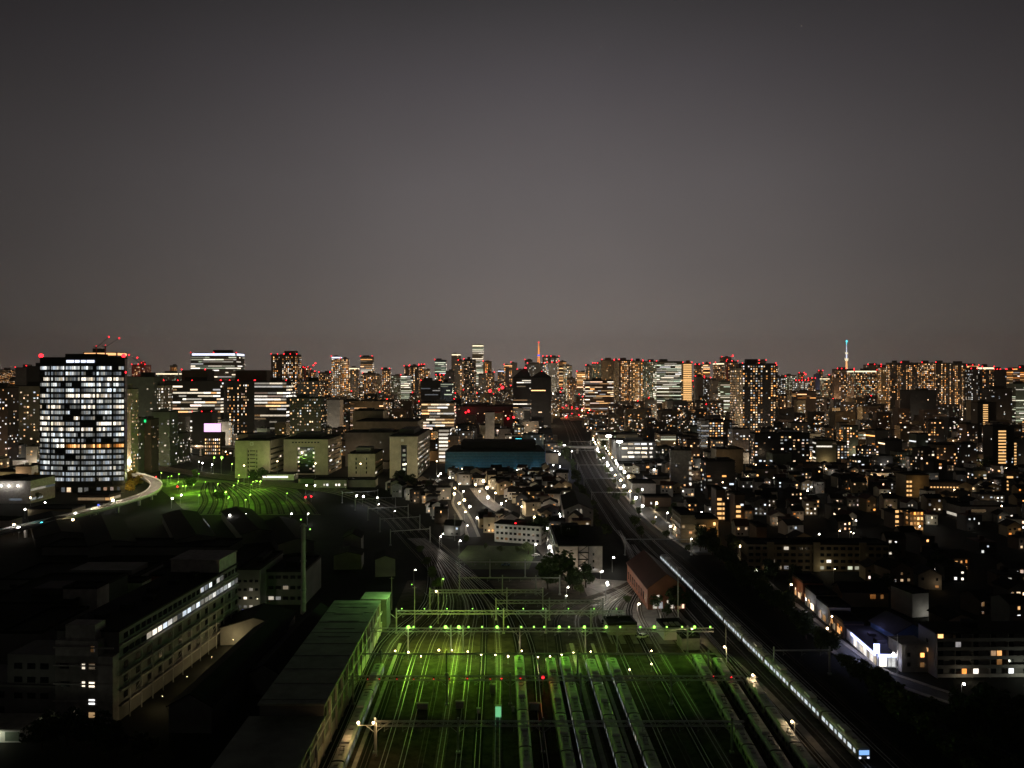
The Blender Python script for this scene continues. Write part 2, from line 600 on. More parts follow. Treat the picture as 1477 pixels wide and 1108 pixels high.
# pale concrete walkways between the tracks
for a, c in ((20.9, 22.2), (28.2, 29.2), (-37.2, -36.2), (-46.6, -45.2)):
    b = MB()
    b.box(0, 130, .06, c - a, 262, .32)
    for i, v in enumerate(b.v):
        b.v[i] = (v[0] + yx(a, v[1]), v[1], v[2])
    struct('yard_walkway', b, 'concrete')
b = MB()
b.face([(yx(21.6, 130) - 2.2, 130, .1), (yx(22, 130) + 1.2, 130, .1), (yx(22, 262) + .6, 262, .1), (yx(21.6, 262) - 2, 262, .1)])
struct('yard_path', b, 'ballastpale')
b = MB()
ribbon(b, smooth([(yx(72, 150) + 2.5, 150), (74.5, 200), (72.6, 232), (69, 262), (64, 292)], 6), -1.5, 5, .16)
struct('service_road', b, 'paving')
# roads
STREET = smooth([(100, 395), (94.5, 450), (92, 520), (94, 620), (99, 760), (109, 930), (122, 1130)], 6)
LANE = smooth([(133, 205), (118, 226), (110.5, 245), (110, 300), (112, 360), (128, 420)], 6)
CROSS = smooth([(-30, 640), (-16, 560), (2, 500), (12, 455), (20, 400), (30, 355), (46, 318)], 6)
LANE2 = smooth([(-70, 700), (-44, 610), (-40, 560), (-30, 500), (-22, 440)], 6)
CORNICHE = smooth([(-420, 430), (-330, 470), (-250, 530), (-207, 610), (-282, 765), (-330, 840)], 8)
for nm, p_, wd_ in (('street', STREET, 9), ('lane', LANE, 5.5), ('station_lane', CROSS, 7), ('alley', LANE2, 4.5)):
    b = MB()
    ribbon(b, p_, 0, wd_, .10)
    struct(nm, b, 'asphalt' if nm != 'station_lane' else 'paving')
    b = MB()
    for s in (-1, 1):
        ribbon(b, p_, s * (wd_ / 2 + .9), 1.8, .22, 0, .16)
    struct('pavement', b, 'paving')
# forecourt of the red-brick hall
b = MB()
b.face([(34, 262, .14), (66, 262, .14), (64, 340, .14), (30, 350, .14)])
struct('forecourt', b, 'paving')
# playing field beside the yard throat
b = MB()
b.face([(-31, 365, .15), (8, 365, .15), (14, 415, .15), (-24, 418, .15)])
struct('lawn', b, 'grassy')
# pale curved promenade below the black tower
PROM = smooth([(-290, 395), (-278, 440), (-270, 483), (-267, 521), (-268, 565), (-278, 600), (-295, 635), (-322, 670), (-352, 705), (-395, 780)], 6)
t = bpy.data.objects.new('curved_promenade', None)
C.objects.link(t)
b = MB()
ribbon(b, PROM, 0, 9, 6.0, 0, .8)
tag(t, 'pale curved elevated promenade sweeping round the foot of the black office tower', 'footbridge')
b.build('deck', 'concrete', t)
b = MB()
for o_ in (-4.3, 4.3):
    ribbon(b, PROM, o_, .25, 7.2, 0, 1.2)
b.build('railing', 'paintwhite', t)
for p_ in PROM[2::4]:
    b = MB()
    b.box(p_[0] - .7, p_[1] - .7, 0, p_[0] + .7, p_[1] + .7, 5.2)
    b.build('pier', 'concrete', t)
for i, p_ in enumerate(PROM[3::4]):
    plight(t, (p_[0] - 1, p_[1], 10.5), (1, .86, .58), 2000 if p_[1] > 500 else 160, .4)
# the second yard, lit green, far left
b = MB()
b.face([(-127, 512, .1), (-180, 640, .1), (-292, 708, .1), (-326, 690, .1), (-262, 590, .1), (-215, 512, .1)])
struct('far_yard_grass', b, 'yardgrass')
rr = random.Random(3)
for k in range(11):
    x0 = -136 - k * 8
    p_ = smooth([(x0 + 6, 515), (x0 - 16 + k * .5, 570), (x0 - 48 + k * 1.5, 630 - k), (x0 - 92 + k * 4, 670 + k * .5)], 4)
    b = MB()
    ribbon(b, p_, 0, 4.4, .14)
    struct('track_verge', b, 'ground')
    track(p_, 0, bed='ballast', steel='raildark')
# ---------------------------------------------------------------- trains
def car_meshes():
    body = MB()
    L, W = 19.4, 1.475
    prof = [(-W, .9), (-W, 3.1), (-W * .93, 3.42), (-W * .6, 3.62), (0, 3.68), (W * .6, 3.62), (W * .93, 3.42), (W, 3.1), (W, .9)]
    for (a, c) in zip(prof, prof[1:]):
        body.face([(a[0], L, a[1]), (a[0], 0, a[1]), (c[0], 0, c[1]), (c[0], L, c[1])][::-1])
    body.face([(x, 0, z) for x, z in prof][::-1])
    body.face([(x, L, z) for x, z in prof])
    body.face([(-W, 0, .9), (-W, L, .9), (W, L, .9), (W, 0, .9)])
    body.box(-1.2, 3, .2, 1.2, 6.4, .9)
    body.box(-1.2, 13, .2, 1.2, 16.4, .9)
    roof = MB()
    for i in range(len(prof) - 1):
        if prof[i][1] >= 3.1 and prof[i + 1][1] >= 3.1:
            a, c = prof[i], prof[i + 1]
            roof.face([(a[0], 0.05, a[1] + .025), (c[0], .05, c[1] + .025), (c[0], L - .05, c[1] + .025), (a[0], L - .05, a[1] + .025)][::-1])
    ac = MB()
    ac.box(-.95, 7.9, 3.6, .95, 11.5, 4.08)
    ac.box(-.8, 8.3, 4.08, .8, 9.5, 4.13)
    ac.box(-.8, 9.9, 4.08, .8, 11.1, 4.13)
    vent = MB()
    vent.box(-.5, 0, 3.6, .5, .9, 3.82)
    pan = MB()
    for s in (-1, 1):
        pan.tube((s * .5, 3, 3.7), (s * .35, 4.6, 4.5), .05, None, 4)
        pan.tube((s * .35, 4.6, 4.5), (s * .4, 3.2, 5.2), .05, None, 4)
    pan.box(-.9, 3.1, 5.18, .9, 3.3, 5.26)
    win = MB()
    win.face([(0, 0, 0), (0, 1.9, 0), (0, 1.9, 1.05), (0, 0, 1.05)])
    door = MB()
    door.box(-.035, 0, 0, .035, 1.35, 1.95)
    dwin = MB()
    for y in (.15, .73):
        dwin.face([(0, y, .75), (0, y + .47, .75), (0, y + .47, 1.7), (0, y, 1.7)])
    return body, roof, ac, vent, pan, win, door, dwin
_b, _r, _a, _v, _p, _w, _d, _dw = car_meshes()
CAR = dict(body=_b.mesh('car_body', 'metal'), roof=_r.mesh('car_roof', 'trainroof'), ac=_a.mesh('air_conditioner', 'paintwhite'), vent=_v.mesh('roof_vent', 'metal'), pan=_p.mesh('pantograph', 'dark'))
for nm, m in (('dw', 'glass'), ('lw', 'trainlit'), ('yw', 'dimcool')):
    CAR[nm] = _w.mesh('car_window', m)
    CAR[nm, 1] = _dw.mesh('door_window', m)
CAR['door'] = _d.mesh('car_door', 'steel')
head = MB()
head.face([(-1.2, -.04, 1.9), (1.2, -.04, 1.9), (1.2, -.04, 3.0), (-1.2, -.04, 3.0)])
CAR['front'] = head.mesh('windscreen', 'glass')
CAR['frontlit'] = head.mesh('windscreen', 'headlit')
hl = MB()
hl.box(-1.2, -.1, 1.1, -.75, 0, 1.45)
hl.box(.75, -.1, 1.1, 1.2, 0, 1.45)
CAR['head'] = hl.mesh('headlight', 'signwhite')
def train(label, fx, y0, n, win='dw', pans=(1,), lit_front=False, group=None):
    """fx(y) gives the track's x; the train's near end is at y0."""
    t = thing('train', label, 'train', (fx(y0), y0, .36), 0, group)
    bx = fx(y0)
    y = y0
    for k in range(n):
        x = fx(y)
        rz = math.atan2(-(fx(y + 19.4) - x), 19.4)
        c = put('car', CAR['body'], t, (x - bx, y - y0, 0), rz)
        put('car_roof', CAR['roof'], c)
        put('air_conditioner', CAR['ac'], c)
        for yv in (2.2, 4.4, 15.2, 17.2):
            put('roof_vent', CAR['vent'], c, (0, yv, 0))
        if k in pans:
            put('pantograph', CAR['pan'], c)
        s = 1 if x < -2 else -1
        for q in range(4):
            put('car_window', CAR[win], c, (s * 1.505, 3.2 + q * 4.85 - (.35 if q == 3 else 0), 1.7))
            d = put('car_door', CAR['door'], c, (s * 1.49, 1.0 + q * 4.85, 1.0))
            d2 = put('door_window', CAR[win, 1], d if False else c, (s * 1.54, 1.0 + q * 4.85, 1.0))
        if k == 0:
            put('windscreen', CAR['frontlit' if lit_front else 'front'], c)
            if lit_front:
                put('headlight', CAR['head'], c)
        y += 20.0
    return t
TG = 'commuter trains stabled in the rail yard'
train('stabled commuter train on the leftmost track beside the long shed', lambda y: yx(-39.4, y), 134, 5, 'yw', (2,), group=TG)
train('lone green-lit commuter train standing in the middle of the yard', lambda y: yx(3.2, y), 141, 5, 'dw', (1, 3), group=TG)
train('left train of the close pair in the middle of the yard', lambda y: yx(12.8, y), 139, 5, 'dw', (2, 4), group=TG)
train('right train of the close pair in the middle of the yard', lambda y: yx(17.3, y), 140, 5, 'yw', (2,), group=TG)
train('commuter train right of the pale brown track path', lambda y: yx(25.2, y), 138, 5, 'yw', (1, 3), group=TG)
train('commuter train two tracks right of the pale brown path', lambda y: yx(31.8, y), 139, 5, 'yw', (2,), group=TG)
fcurve = lambda x0: (lambda y: x0 + 1.9 * (y - 179) / 54.0)
train('left train of the three on the right side of the yard', fcurve(55.7), 142, 5, 'dw', (1, 3), group=TG)
train('middle train of the three on the right side of the yard', fcurve(61.4), 139, 5, 'dw', (2,), group=TG)
train('train nearest the service road on the right side of the yard', fcurve(67.2), 143, 4, 'dw', (2,), group=TG)
def mainx(off):
    def f(y):
        for a, c in zip(MAIN, MAIN[1:]):
            if a[1] <= y <= c[1]:
                k = (y - a[1]) / (c[1] - a[1])
                return a[0] + (c[0] - a[0]) * k + off
        return MAIN[-1][0]
    return f
mt = train('long passenger train with white-lit windows running on the main line', mainx(2.0), 180, 10, 'lw', (1, 4, 7), True)
for k in range(10):
    for sx in (-3.1, 3.0):
        plight(mt, (mainx(2.0)(190 + 20 * k) - mainx(2.0)(180) + sx, 10 + 20 * k, 2.6), (.85, .95, .95), 16, .5)
plight(mt, (0, -5, 1.6), (.7, .85, 1), 30, .3)

# ---------------------------------------------------------------- catenary gantries
def gantry(label, x0, x1, Y, z, posts, kind='lattice', rz=0.0, pm='steel', group='catenary gantries over the railway', hgt=1.1):
    t = thing('catenary_gantry', label, 'gantry', (x0, Y, 0), rz, group)
    W = x1 - x0
    b = MB()
    if kind == 'lattice':
        for zz in (z, z + hgt):
            for yy in (-.35, .35):
                b.box(0, yy - .07, zz - .07, W, yy + .07, zz + .07)
        n = max(2, int(W / 1.9))
        for i in range(n):
            xa, xb = W * i / n, W * (i + 1) / n
            for yy in (-.35, .35):
                b.tube((xa, yy, z if i % 2 else z + hgt), (xb, yy, z + hgt if i % 2 else z), .05, None, 4)
            b.tube((xa, -.35, z + hgt), (xb, .35, z + hgt), .04, None, 4)
    else:
        b.box(0, -.16, z, W, .16, z + .35)
    b.build('beam', pm, t)
    for p in posts:
        q = MB()
        x = p - x0
        q.box(x - .22, -.22, 0, x + .22, .22, z + (hgt if kind == 'lattice' else .4) + .9)
        q.box(x - .5, -.5, 0, x + .5, .5, .5)
        if kind == 'lattice':
            for s in (-1, 1):
                q.tube((x, 0, z - 1.7), (x + s * 2.1, 0, z), .09, None, 4)
        q.build('post', pm, t)
    n = int(W / 4.4)
    for i in range(n):
        a = MB()
        x = (i + .5) * W / n
        a.tube((x, 0, z), (x, 0, z - 1.2), .05, None, 4)
        a.tube((x, 0, z - 1.1), (x + 1.0, -.1, z - .6), .04, None, 4)
        a.box(x - .1, -.1, z - 1.35, x + .1, .1, z - 1.15)
        a.build('insulator_arm', 'metal', t)
    return t
G1 = gantry('widest lattice gantry carrying the row of bright green lamps', -47, 66, 252, 7.6, [-34, -20, -16, 2.5, 24, 34.5, 57.5])
for px in (589.5, 597, 621.6, 643, 662, 676, 695.6, 717, 733, 752, 770, 785, 806.5, 820.5, 842.6, 874, 894, 923, 943, 961, 983, 1001, 1023.6):
    x = xat(px, 252)
    big = px in (589.5, 643, 662, 874, 806.5, 717, 842.6, 1001, 943)
    f = MB()
    f.tube((x + 47, -.3, 8.7), (x + 47, -.3, 9.5), .06, None, 4)
    f.box(x + 46.7, -.75, 9.4, x + 47.3, -.2, 9.6)
    f.build('lamp_bracket', 'metal', G1)
    bulb(G1, (x + 47, -.9, 9.35), (.55 if px < 680 else .45) if big else .28, 'greenlamp', 'flood_lamp')
    k = 1.7 if px < 680 else (.9 if px < 760 else .5)
    plight(G1, (x + 47, -1.5, 9.2), (.40 if px < 700 else .3, 1, .035), (2700 if big else 1000) * k, .4, 160, (0, -.84, -.54))
    if big:
        plight(G1, (x + 47, 2.6, 9.2), (.66, 1, .10), 5200 if px < 700 else (2600 if px < 760 else 500), .4, 150, (0, .72, -.7))
        plight(G1, (x + 47, 2.4, 9.4), (.5, 1, .12), 110 * k, .4)  # added fill lights, here and below, that brighten the lattice beam
        plight(G1, (x + 47, -3.2, 7.4), (.6, 1, .25), 120 * k, .4)
gantry('lattice gantry with red signal lamps across the near yard', -53, 64, 213, 6.9, [-44, -18, -.5, 19, 44])
gantry('nearest lattice gantry at the bottom of the yard', -33, 56, 185.5, 6.6, [-33, -13, 7.5, 53])
gantry('dim gantry just below the green lamps with low orange lights', -62, 62, 235, 6.2, [-40, -20, 20, 60], 'bar', pm='metal')
G2 = gantry('lattice gantry just beyond the green lamps', -41, 40, 273, 7.0, [-41, -3, 12, 28])
for x in (-39, -31, -23, -14, -5, 4, 11, 20, 29, 37):
    bulb(G2, (x + 41, -.6, 9.0), .2, 'greenlamp', 'flood_lamp')
    plight(G2, (x + 41, -2.2, 9.2), (.6, 1, .45), 110, .3)
gantry('lattice gantry with tall end posts two spans beyond the lamps', -32, 12, 300, 7.0, [-32, -2, 12])
gantry('short lattice gantry on the right two spans beyond the lamps', -6, 34, 288, 6.4, [-6, 14, 34])
gantry('thin gantry near the far end of the yard', -22, 20, 322, 7.0, [-22, -4, 10, 20], 'bar', pm='metal')
gantry('thin gantry at the far end of the yard beside the lawn', -24, 14, 350, 7.0, [-24, -10, 6], 'bar', pm='metal')
for (x0, x1, Y, z, nm) in ((80, 97, 235, 7.2, 'nearest bar gantry over the main line beside the trees'), (58, 92, 395, 8, 'bar gantry over the main line beside the red-roofed hall'),
                           (58, 86, 560, 8, 'bar gantry over the main line halfway to the overbridge'), (60, 87, 640, 8, 'bar gantry over the main line near the white-walled workshop'),
                           (63, 91, 740, 8, 'bar gantry over the main line two spans before the overbridge'), (68, 97, 880, 9, 'pale gantry over the main line just before the overbridge'),
                           (75, 103, 1010, 9, 'pale gantry over the main line just beyond the overbridge')):
    gantry(nm, x0, x1, Y, z, [x0, x1], 'bar')
for i, (x0, x1, Y) in enumerate(((-66, -44, 418), (-78, -54, 455), (-92, -66, 492), (-108, -80, 530), (-124, -98, 562))):
    gantry('dim bar gantry over the branch tracks curving left', x0, x1, Y, 7.5, [x0, x1], 'bar', 0.35, 'metal', 'gantries over the branch tracks')
# single masts beside the tracks
for i, (px, py, h, nm) in enumerate(((543, 1091, 8, 'pale mast with two orange lamps beside the leftmost train'), (978, 905, 19, 'tall slim pale mast between the yard and the main line'),
                                      (1048, 956, 5, 'short bright-lit mast at the end of the service road'), (1089, 999, 5, 'bright-lit mast beside the service road'),
                                      (1146, 1070, 5, 'amber-lit mast at the near end of the service road'), (1047, 945, 12, 'dark mast beside the main line train'), (632, 900, 12, 'dim mast at the left of the green lamps'),
                                      (565, 880, 13, 'dim mast behind the long green-roofed shed'), (598, 905, 15, 'thin dark mast right of the long green-roofed shed'), (656, 780, 15, 'mast at the foot of the lawn'), (1001, 925, 4, 'bright-lit post at the right end of the green lamps'))):
    x, y = gp(px, py)
    t = thing('mast', nm, 'mast', (x, y, 0))
    b = MB()
    b.tube((0, 0, 0), (0, 0, h), .2, .13, 8)
    b.build('pole', 'paintwhite' if 'pale' in nm or 'bright' in nm else 'metal', t)
    b = MB()
    b.tube((-.9, 0, h - .6), (.9, 0, h - .6), .07, None, 5)
    b.build('crossarm', 'metal', t)
    if 'right of the long' in nm:
        bulb(t, (-1.0, 0, 15.6), .18, 'greenlamp', 'flood_lamp')  # added lamp and free-hanging light, there to brighten the shed roof
        plight(t, (-3.0, -.6, 17.5), (.45, 1, .25), 9000, .4, 150, (-.9, -.5, -.35))
    if 'lit' in nm or 'lamps' in nm:
        cc = (1, .72, .42)
        bulb(t, (-.7, -.2, h + .1), .3, 'warmlamp', 'lamp_head')
        if 'two' in nm:
            bulb(t, (-4.3, -.2, h + .1), .34, 'warmlamp', 'lamp_head')
            b = MB()
            b.tube((-4.5, 0, h - .6), (.2, 0, h - .6), .07, None, 5)
            b.build('crossarm', 'metal', t)
            plight(t, (-4.3, -1, h - .4), (1, .62, .25), 420, .3)
        plight(t, (-.7, -.9, h + .5), cc if 'two' not in nm else (1, .62, .25), 330, .3)
# low lamps along the row of buffers (warm) and red signals
for px, py in ((570, 939), (589, 941), (607, 947), (633, 938), (652, 938), (674.6, 940), (694, 944), (714.5, 945), (733, 947), (752.6, 939), (776, 948), (793.5, 947), (810, 944), (827, 942), (852, 940), (939.6, 958), (908, 966), (939.6, 939)):
    x, y = gp(px, py, 2.4)
    t = thing('yard_lamp', 'low warm-white yard lamp in the row below the green lamps', 'yard lamp', (x, y, 0), 0, 'low warm yard lamps')
    b = MB()
    b.tube((0, 0, 0), (0, 0, 2.3), .08, .06, 6)
    b.box(-.2, -.2, 0, .2, .2, .25)
    b.build('post', 'metal', t)
    bulb(t, (0, -.05, 2.45), .2 if R.random() < .6 else .28, 'warmlamp')
    plight(t, (0, -.5, 2.7), (1, .72, .45), 60, .2)
for px, py, big in ((531.6, 978, 0), (548, 978, 0), (573, 978, 0), (597, 978, 0), (626, 978, 0), (648.6, 978, 0), (674.5, 977, 0), (707.5, 978, 0), (723.5, 977, 0), (750.5, 977, 0), (783, 975, 1), (1028, 974, 0), (1053.5, 975, 0), (531, 912, 0)):
    x, y = gp(px, py, 5.2)
    t = thing('railway_signal', 'large bright red railway signal between two trains' if big else 'small red railway signal under the near gantry', 'railway signal', (x, y - .8, 0), 0, None if big else 'small red railway signals')
    b = MB()
    b.tube((0, 0, 0), (0, 0, 5.5), .08, .06, 6)
    b.build('post', 'metal', t)
    b = MB()
    b.box(-.25, -.1, 4.7, .25, .12, 5.8)
    b.build('signal_head', 'black', t)
    bulb(t, (0, -.18, 5.2), .42 if big else .16, 'redlamp', 'lens')
    if big:
        plight(t, (0, -.8, 5.2), (1, .05, .05), 90, .3)
# track-side cabinets and the lit green board
for px, py, w_, h_, m_, nm in ((718.7, 1036, 1.7, 3.2, 'boardgreen', 'tall bright green panel standing between two tracks'), (771, 1026, 2.6, 2.0, 'paintwhite', 'pale equipment cabinet beside the lone train'),
                               (710.5, 1001, 1.6, 2.6, 'metal', 'grey equipment cabinet behind the bright green panel'), (609, 1024, 3.0, 1.6, 'metal', 'low wide equipment box in the left half of the yard'),
                               (663, 1023, 2.2, 2.0, 'metal', 'grey equipment box in the middle of the empty tracks'), (690, 1030, .9, 1.3, 'paintwhite', 'small pale cabinet left of the bright green panel'), (740, 1028, .9, 1.3, 'paintwhite', 'small pale cabinet right of the bright green panel')):
    x, y = gp(px, py)
    t = thing('equipment_cabinet', nm, 'cabinet', (x, y, 0))
    b = MB()
    b.box(-w_ / 2, 0, .1, w_ / 2, .9, h_)
    b.build('casing', 'metal', t)
    b = MB()
    b.box(-w_ / 2 - .1, -.1, h_, w_ / 2 + .1, 1.0, h_ + .1)
    b.build('lid', 'metal', t)
    b = MB()
    b.box(-w_ / 2 + .08, -.06, .3, w_ / 2 - .08, -.01, h_ - .12)
    b.build('door', m_, t)
# ---------------------------------------------------------------- long shed beside the yard
t = thing('maintenance_shed', 'long green-roofed maintenance shed along the left side of the yard', 'shed', (-53, 186, 0))
def sheared(b):
    b.v = [(x + SL * y, y, z) for x, y, z in b.v]
    return b
b = MB()
b.box(-8, 0, 0, 7.6, 86, 11.4)
sheared(b).build('wall', 'grey', t)
b = MB()
b.box(-8.4, -.5, 11.4, 8, 86.5, 11.9)
for k in range(5):
    b.box(-5, 48 + k * 7.5, 11.9, 4.5, 49.6 + k * 7.5, 12.02)
for k in range(9):
    b.box(-8.2, 2 + k * 10, 11.9, 7.8, 2.18 + k * 10, 12.0)
rf = sheared(b).build('roof', 'roofgreen', t)
b = MB()
b.box(7.6, -40, 0, 7.9, 90, 3.2)
b.box(7.6, -40, 6.6, 8.1, 90, 7.1)
sheared(b).build('wall_band', 'white', t)
for k in range(26):
    window(t, 7.62 + SL * (k * 3.3), 1.4 + k * 3.3, 8.2, 1.7, 2.1, 'glass', math.pi / 2)
for k in range(18):
    b = MB()
    b.box(7.5, -38 + k * 7.2, 0, 8.15, -37.4 + k * 7.2, 11.3 if k > 5 else 8.8)
    sheared(b).build('buttress', 'white', t)
b = MB()
b.box(-10, -60, 0, 7.6, -.05, 8.6)
sheared(b).build('low_wing', 'grey', t)
b = MB()
b.box(-10.4, -60, 8.6, 8, -.6, 9.0)
sheared(b).build('low_roof', 'roofgreen', t)
occ(-66, 110, -44, 275)
t = thing('end_shed', 'small flat-roofed annex behind the far end of the green-roofed shed', 'shed', (-52, 276, 0))
b = MB()
b.box(-2, 0, 0, 7, 9, 11)
b.build('wall', 'greenish', t)
b = MB()
b.box(-2.3, -.3, 11, 7.3, 9.3, 11.4)
b.build('roof', 'roofgreen', t)
def bpx(name, label, cat, px0, px1, top, Y, dp=None, **kw):
    """A building whose front spans photo columns px0..px1 at distance Y and whose roof edge is at photo row top."""
    x0, x1 = xat(px0, Y), xat(px1, Y)
    wd = x1 - x0
    pf = kw.get('parapet', .9)
    h = max(4, zat(top, Y) - pf)
    if 700 <= Y < 1060:
        kw.setdefault('mode', 'single')
    dp = dp or max(10, min(45, wd * .8))
    if Y < 2300:
        occ(x0 - 2, Y - 2, x1 + 2, Y + dp + 2)
    return building(name, label, cat, (x0 + x1) / 2, Y, wd, dp, h, **kw)
def gable(name, label, cat, X, Y, wd, dp, eave, ridge, rz=0, wall='grey', roof='rooftile', along='y', group=None):
    t = thing(name, label, cat, (X, Y, 0), rz, group)
    b = MB()
    w2 = wd / 2
    if along == 'y':
        b.box(-w2, 0, 0, w2, dp, eave)
        for y in (0, dp):
            b.face([(-w2, y, eave), (w2, y, eave), (0, y, ridge)])
        r = MB()
        e = .5
        for s in (-1, 1):
            r.face([(s * (w2 + e), -e, eave - .3), (s * (w2 + e), dp + e, eave - .3), (0, dp + e, ridge), (0, -e, ridge)])
            r.face([(s * (w2 + e), -e, eave - .05), (s * (w2 + e), dp + e, eave - .05), (0, dp + e, ridge + .25), (0, -e, ridge + .25)])
            for y in (-e, dp + e):
                r.face([(s * (w2 + e), y, eave - .3), (s * (w2 + e), y, eave - .05), (0, y, ridge + .25), (0, y, ridge)])
            r.face([(s * (w2 + e), -e, eave - .3), (s * (w2 + e), dp + e, eave - .3), (s * (w2 + e), dp + e, eave - .05), (s * (w2 + e), -e, eave - .05)])
    else:
        b.box(-w2, 0, 0, w2, dp, eave)
        for x in (-w2, w2):
            b.face([(x, 0, eave), (x, dp, eave), (x, dp / 2, ridge)])
        r = MB()
        e = .5
        for y0, m in ((-e, 1), (dp + e, -1)):
            r.face([(-w2 - e, y0, eave - .3), (w2 + e, y0, eave - .3), (w2 + e, dp / 2, ridge), (-w2 - e, dp / 2, ridge)])
            r.face([(-w2 - e, y0, eave - .05), (w2 + e, y0, eave - .05), (w2 + e, dp / 2, ridge + .25), (-w2 - e, dp / 2, ridge + .25)])
            for x in (-w2 - e, w2 + e):
                r.face([(x, y0, eave - .3), (x, y0, eave - .05), (x, dp / 2, ridge + .25), (x, dp / 2, ridge)])
            r.face([(-w2 - e, y0, eave - .3), (w2 + e, y0, eave - .3), (w2 + e, y0, eave - .05), (-w2 - e, y0, eave - .05)])
    b.build('wall', wall, t)
    r.build('roof', roof, t)
    return t
# ---------------------------------------------------------------- factory, bottom left
t = thing('factory', 'long concrete factory with a lit upper row of windows and stepped stair tower', 'factory', (-103.6, 203, 0), -0.06)
b = MB()
b.box(-17, 0, 0, 0, 74, 23.6)
b.build('wall', 'grey', t)
b = MB()
b.box(-17.4, -.4, 23.6, .4, 74.4, 24.1)
for k in range(7):
    b.box(-12 + (k % 3) * 2, 8 + k * 9, 24.1, -9 + (k % 3) * 2, 11 + k * 9, 25.4)
rf = b.build('roof', 'roofdark', t)
for z in (4.2, 8.2, 12.2, 16.4, 20.2):
    b = MB()
    b.box(0, -.3, z - .25, .9, 74.2, z + .12)
    b.build('ledge', 'concrete', t)
rr = random.Random(11)
for k in range(25):
    y = 2 + k * 2.95
    m = ('cool' if rr.random() < .65 else 'glass') if k > 14 and k < 22 else 'glass'
    window(t, .06, y + 1, 21.0, 2.0, 1.5, m, math.pi / 2)
    m = 'glass' if k < 4 else ('office' if k < 7 else rr.choice(('cool', 'cool', 'office', 'dimcool', 'cool')))
    window(t, .06, y + 1, 17.0, 2.3, 1.5, m, math.pi / 2)
    if k % 2 == 0:
        for z in (5.2, 9.4, 13.2):
            window(t, .06, y + 1, z, 1.8, 1.7, 'glass' if rr.random() < .93 else 'dimwarm', math.pi / 2)
for k in range(13):
    b = MB()
    y = 3 + k * 5.8
    b.tube((1.2, y, 0), (1.2, y, 16 if k % 3 else 12.2), .16, None, 5)
    b.tube((1.2, y, 8 + (k % 3) * 2), (1.2, min(73, y + 5.6), 8 + (k % 3) * 2), .16, None, 5)
    b.tube((1.2, y, 4.6), (1.2, min(73, y + 5.6), 7.6 if k % 4 == 0 else 4.6), .1, None, 5)
    b.build('pipe', 'metal', t)
for y, pw in ((8, 300), (22, 160), (38, 600), (54, 1000), (68, 1400)):
    plight(t, (7.5, y, 3.2), (1, .78, .38), pw, .3)
    bulb(t, (7.5, y, 3.4), .07, 'warmlamp', 'unseen_alley_lamp')  # unseen lamps with tiny bulbs, added to light the lower wall
plight(t, (-9, -16, 7), (1, .82, .68), 170, .5)  # added fill light for the front walls, no lamp stands here
b = MB()
b.box(-15.5, -.05, 0, -4, -3, 22)
b.box(-15.5, -3.0, 0, 0, 0, 18.0)
b.box(-13, -2.6, 22, -5, 2, 26.0)
st = b.build('stair_tower', 'concrete', t)
for z in (6.1, 10.6, 15.4, 20.1):
    b = MB()
    b.box(-15.9, -3.4, z, .3, -3.0, z + .35)
    b.build('ledge', 'concrete', st)
for x, z, ww, m in ((-5.4, 19.2, .9, 'dimwarm'), (-7.8, 14.7, .8, 'office'), (-5.6, 14.7, 1.5, 'dimwarm'), (-7.8, 10.1, .8, 'office'), (-5.6, 10.0, 1.5, 'office'), (-5.6, 5.5, 1.6, 'office'), (-9.6, 2.6, 1.5, 'office'), (-5.6, 2.1, 1.6, 'dimwarm'), (-13, 14.7, 2.4, 'glass'), (-12.8, 10, 2.4, 'glass')):
    window(t, x, -3.06, z, ww, 1.35, m)
b = MB()
b.box(-17, 60, 23.6, 0, 74, 28.2)
b.box(-17.3, 59.7, 28.2, .3, 74.3, 28.6)
b.build('roof_house', 'concrete', rf)
b = MB()
b.box(-30, -1, 0, -15.5, 10, 17.4)
b.build('side_block', 'grey', t)
b = MB()
b.box(-75, -.5, 0, -30, 12, 9.6)
b.box(-75, -1.6, 8.9, -15.6, -1.0, 9.5)
b.build('low_wing', 'grey', t)
for k in range(12):
    for z in (1.6, 5.6):
        window(t, -32.5 - k * 3.6, -.56, z, 2.6, 1.7, 'glass')
for x in (-27, -23.4, -19.8):
    for z in (5.8, 10, 13.6):
        window(t, x, -1.06, z, 2.2, 1.5, 'glass')
occ(-190, 195, -98, 285)
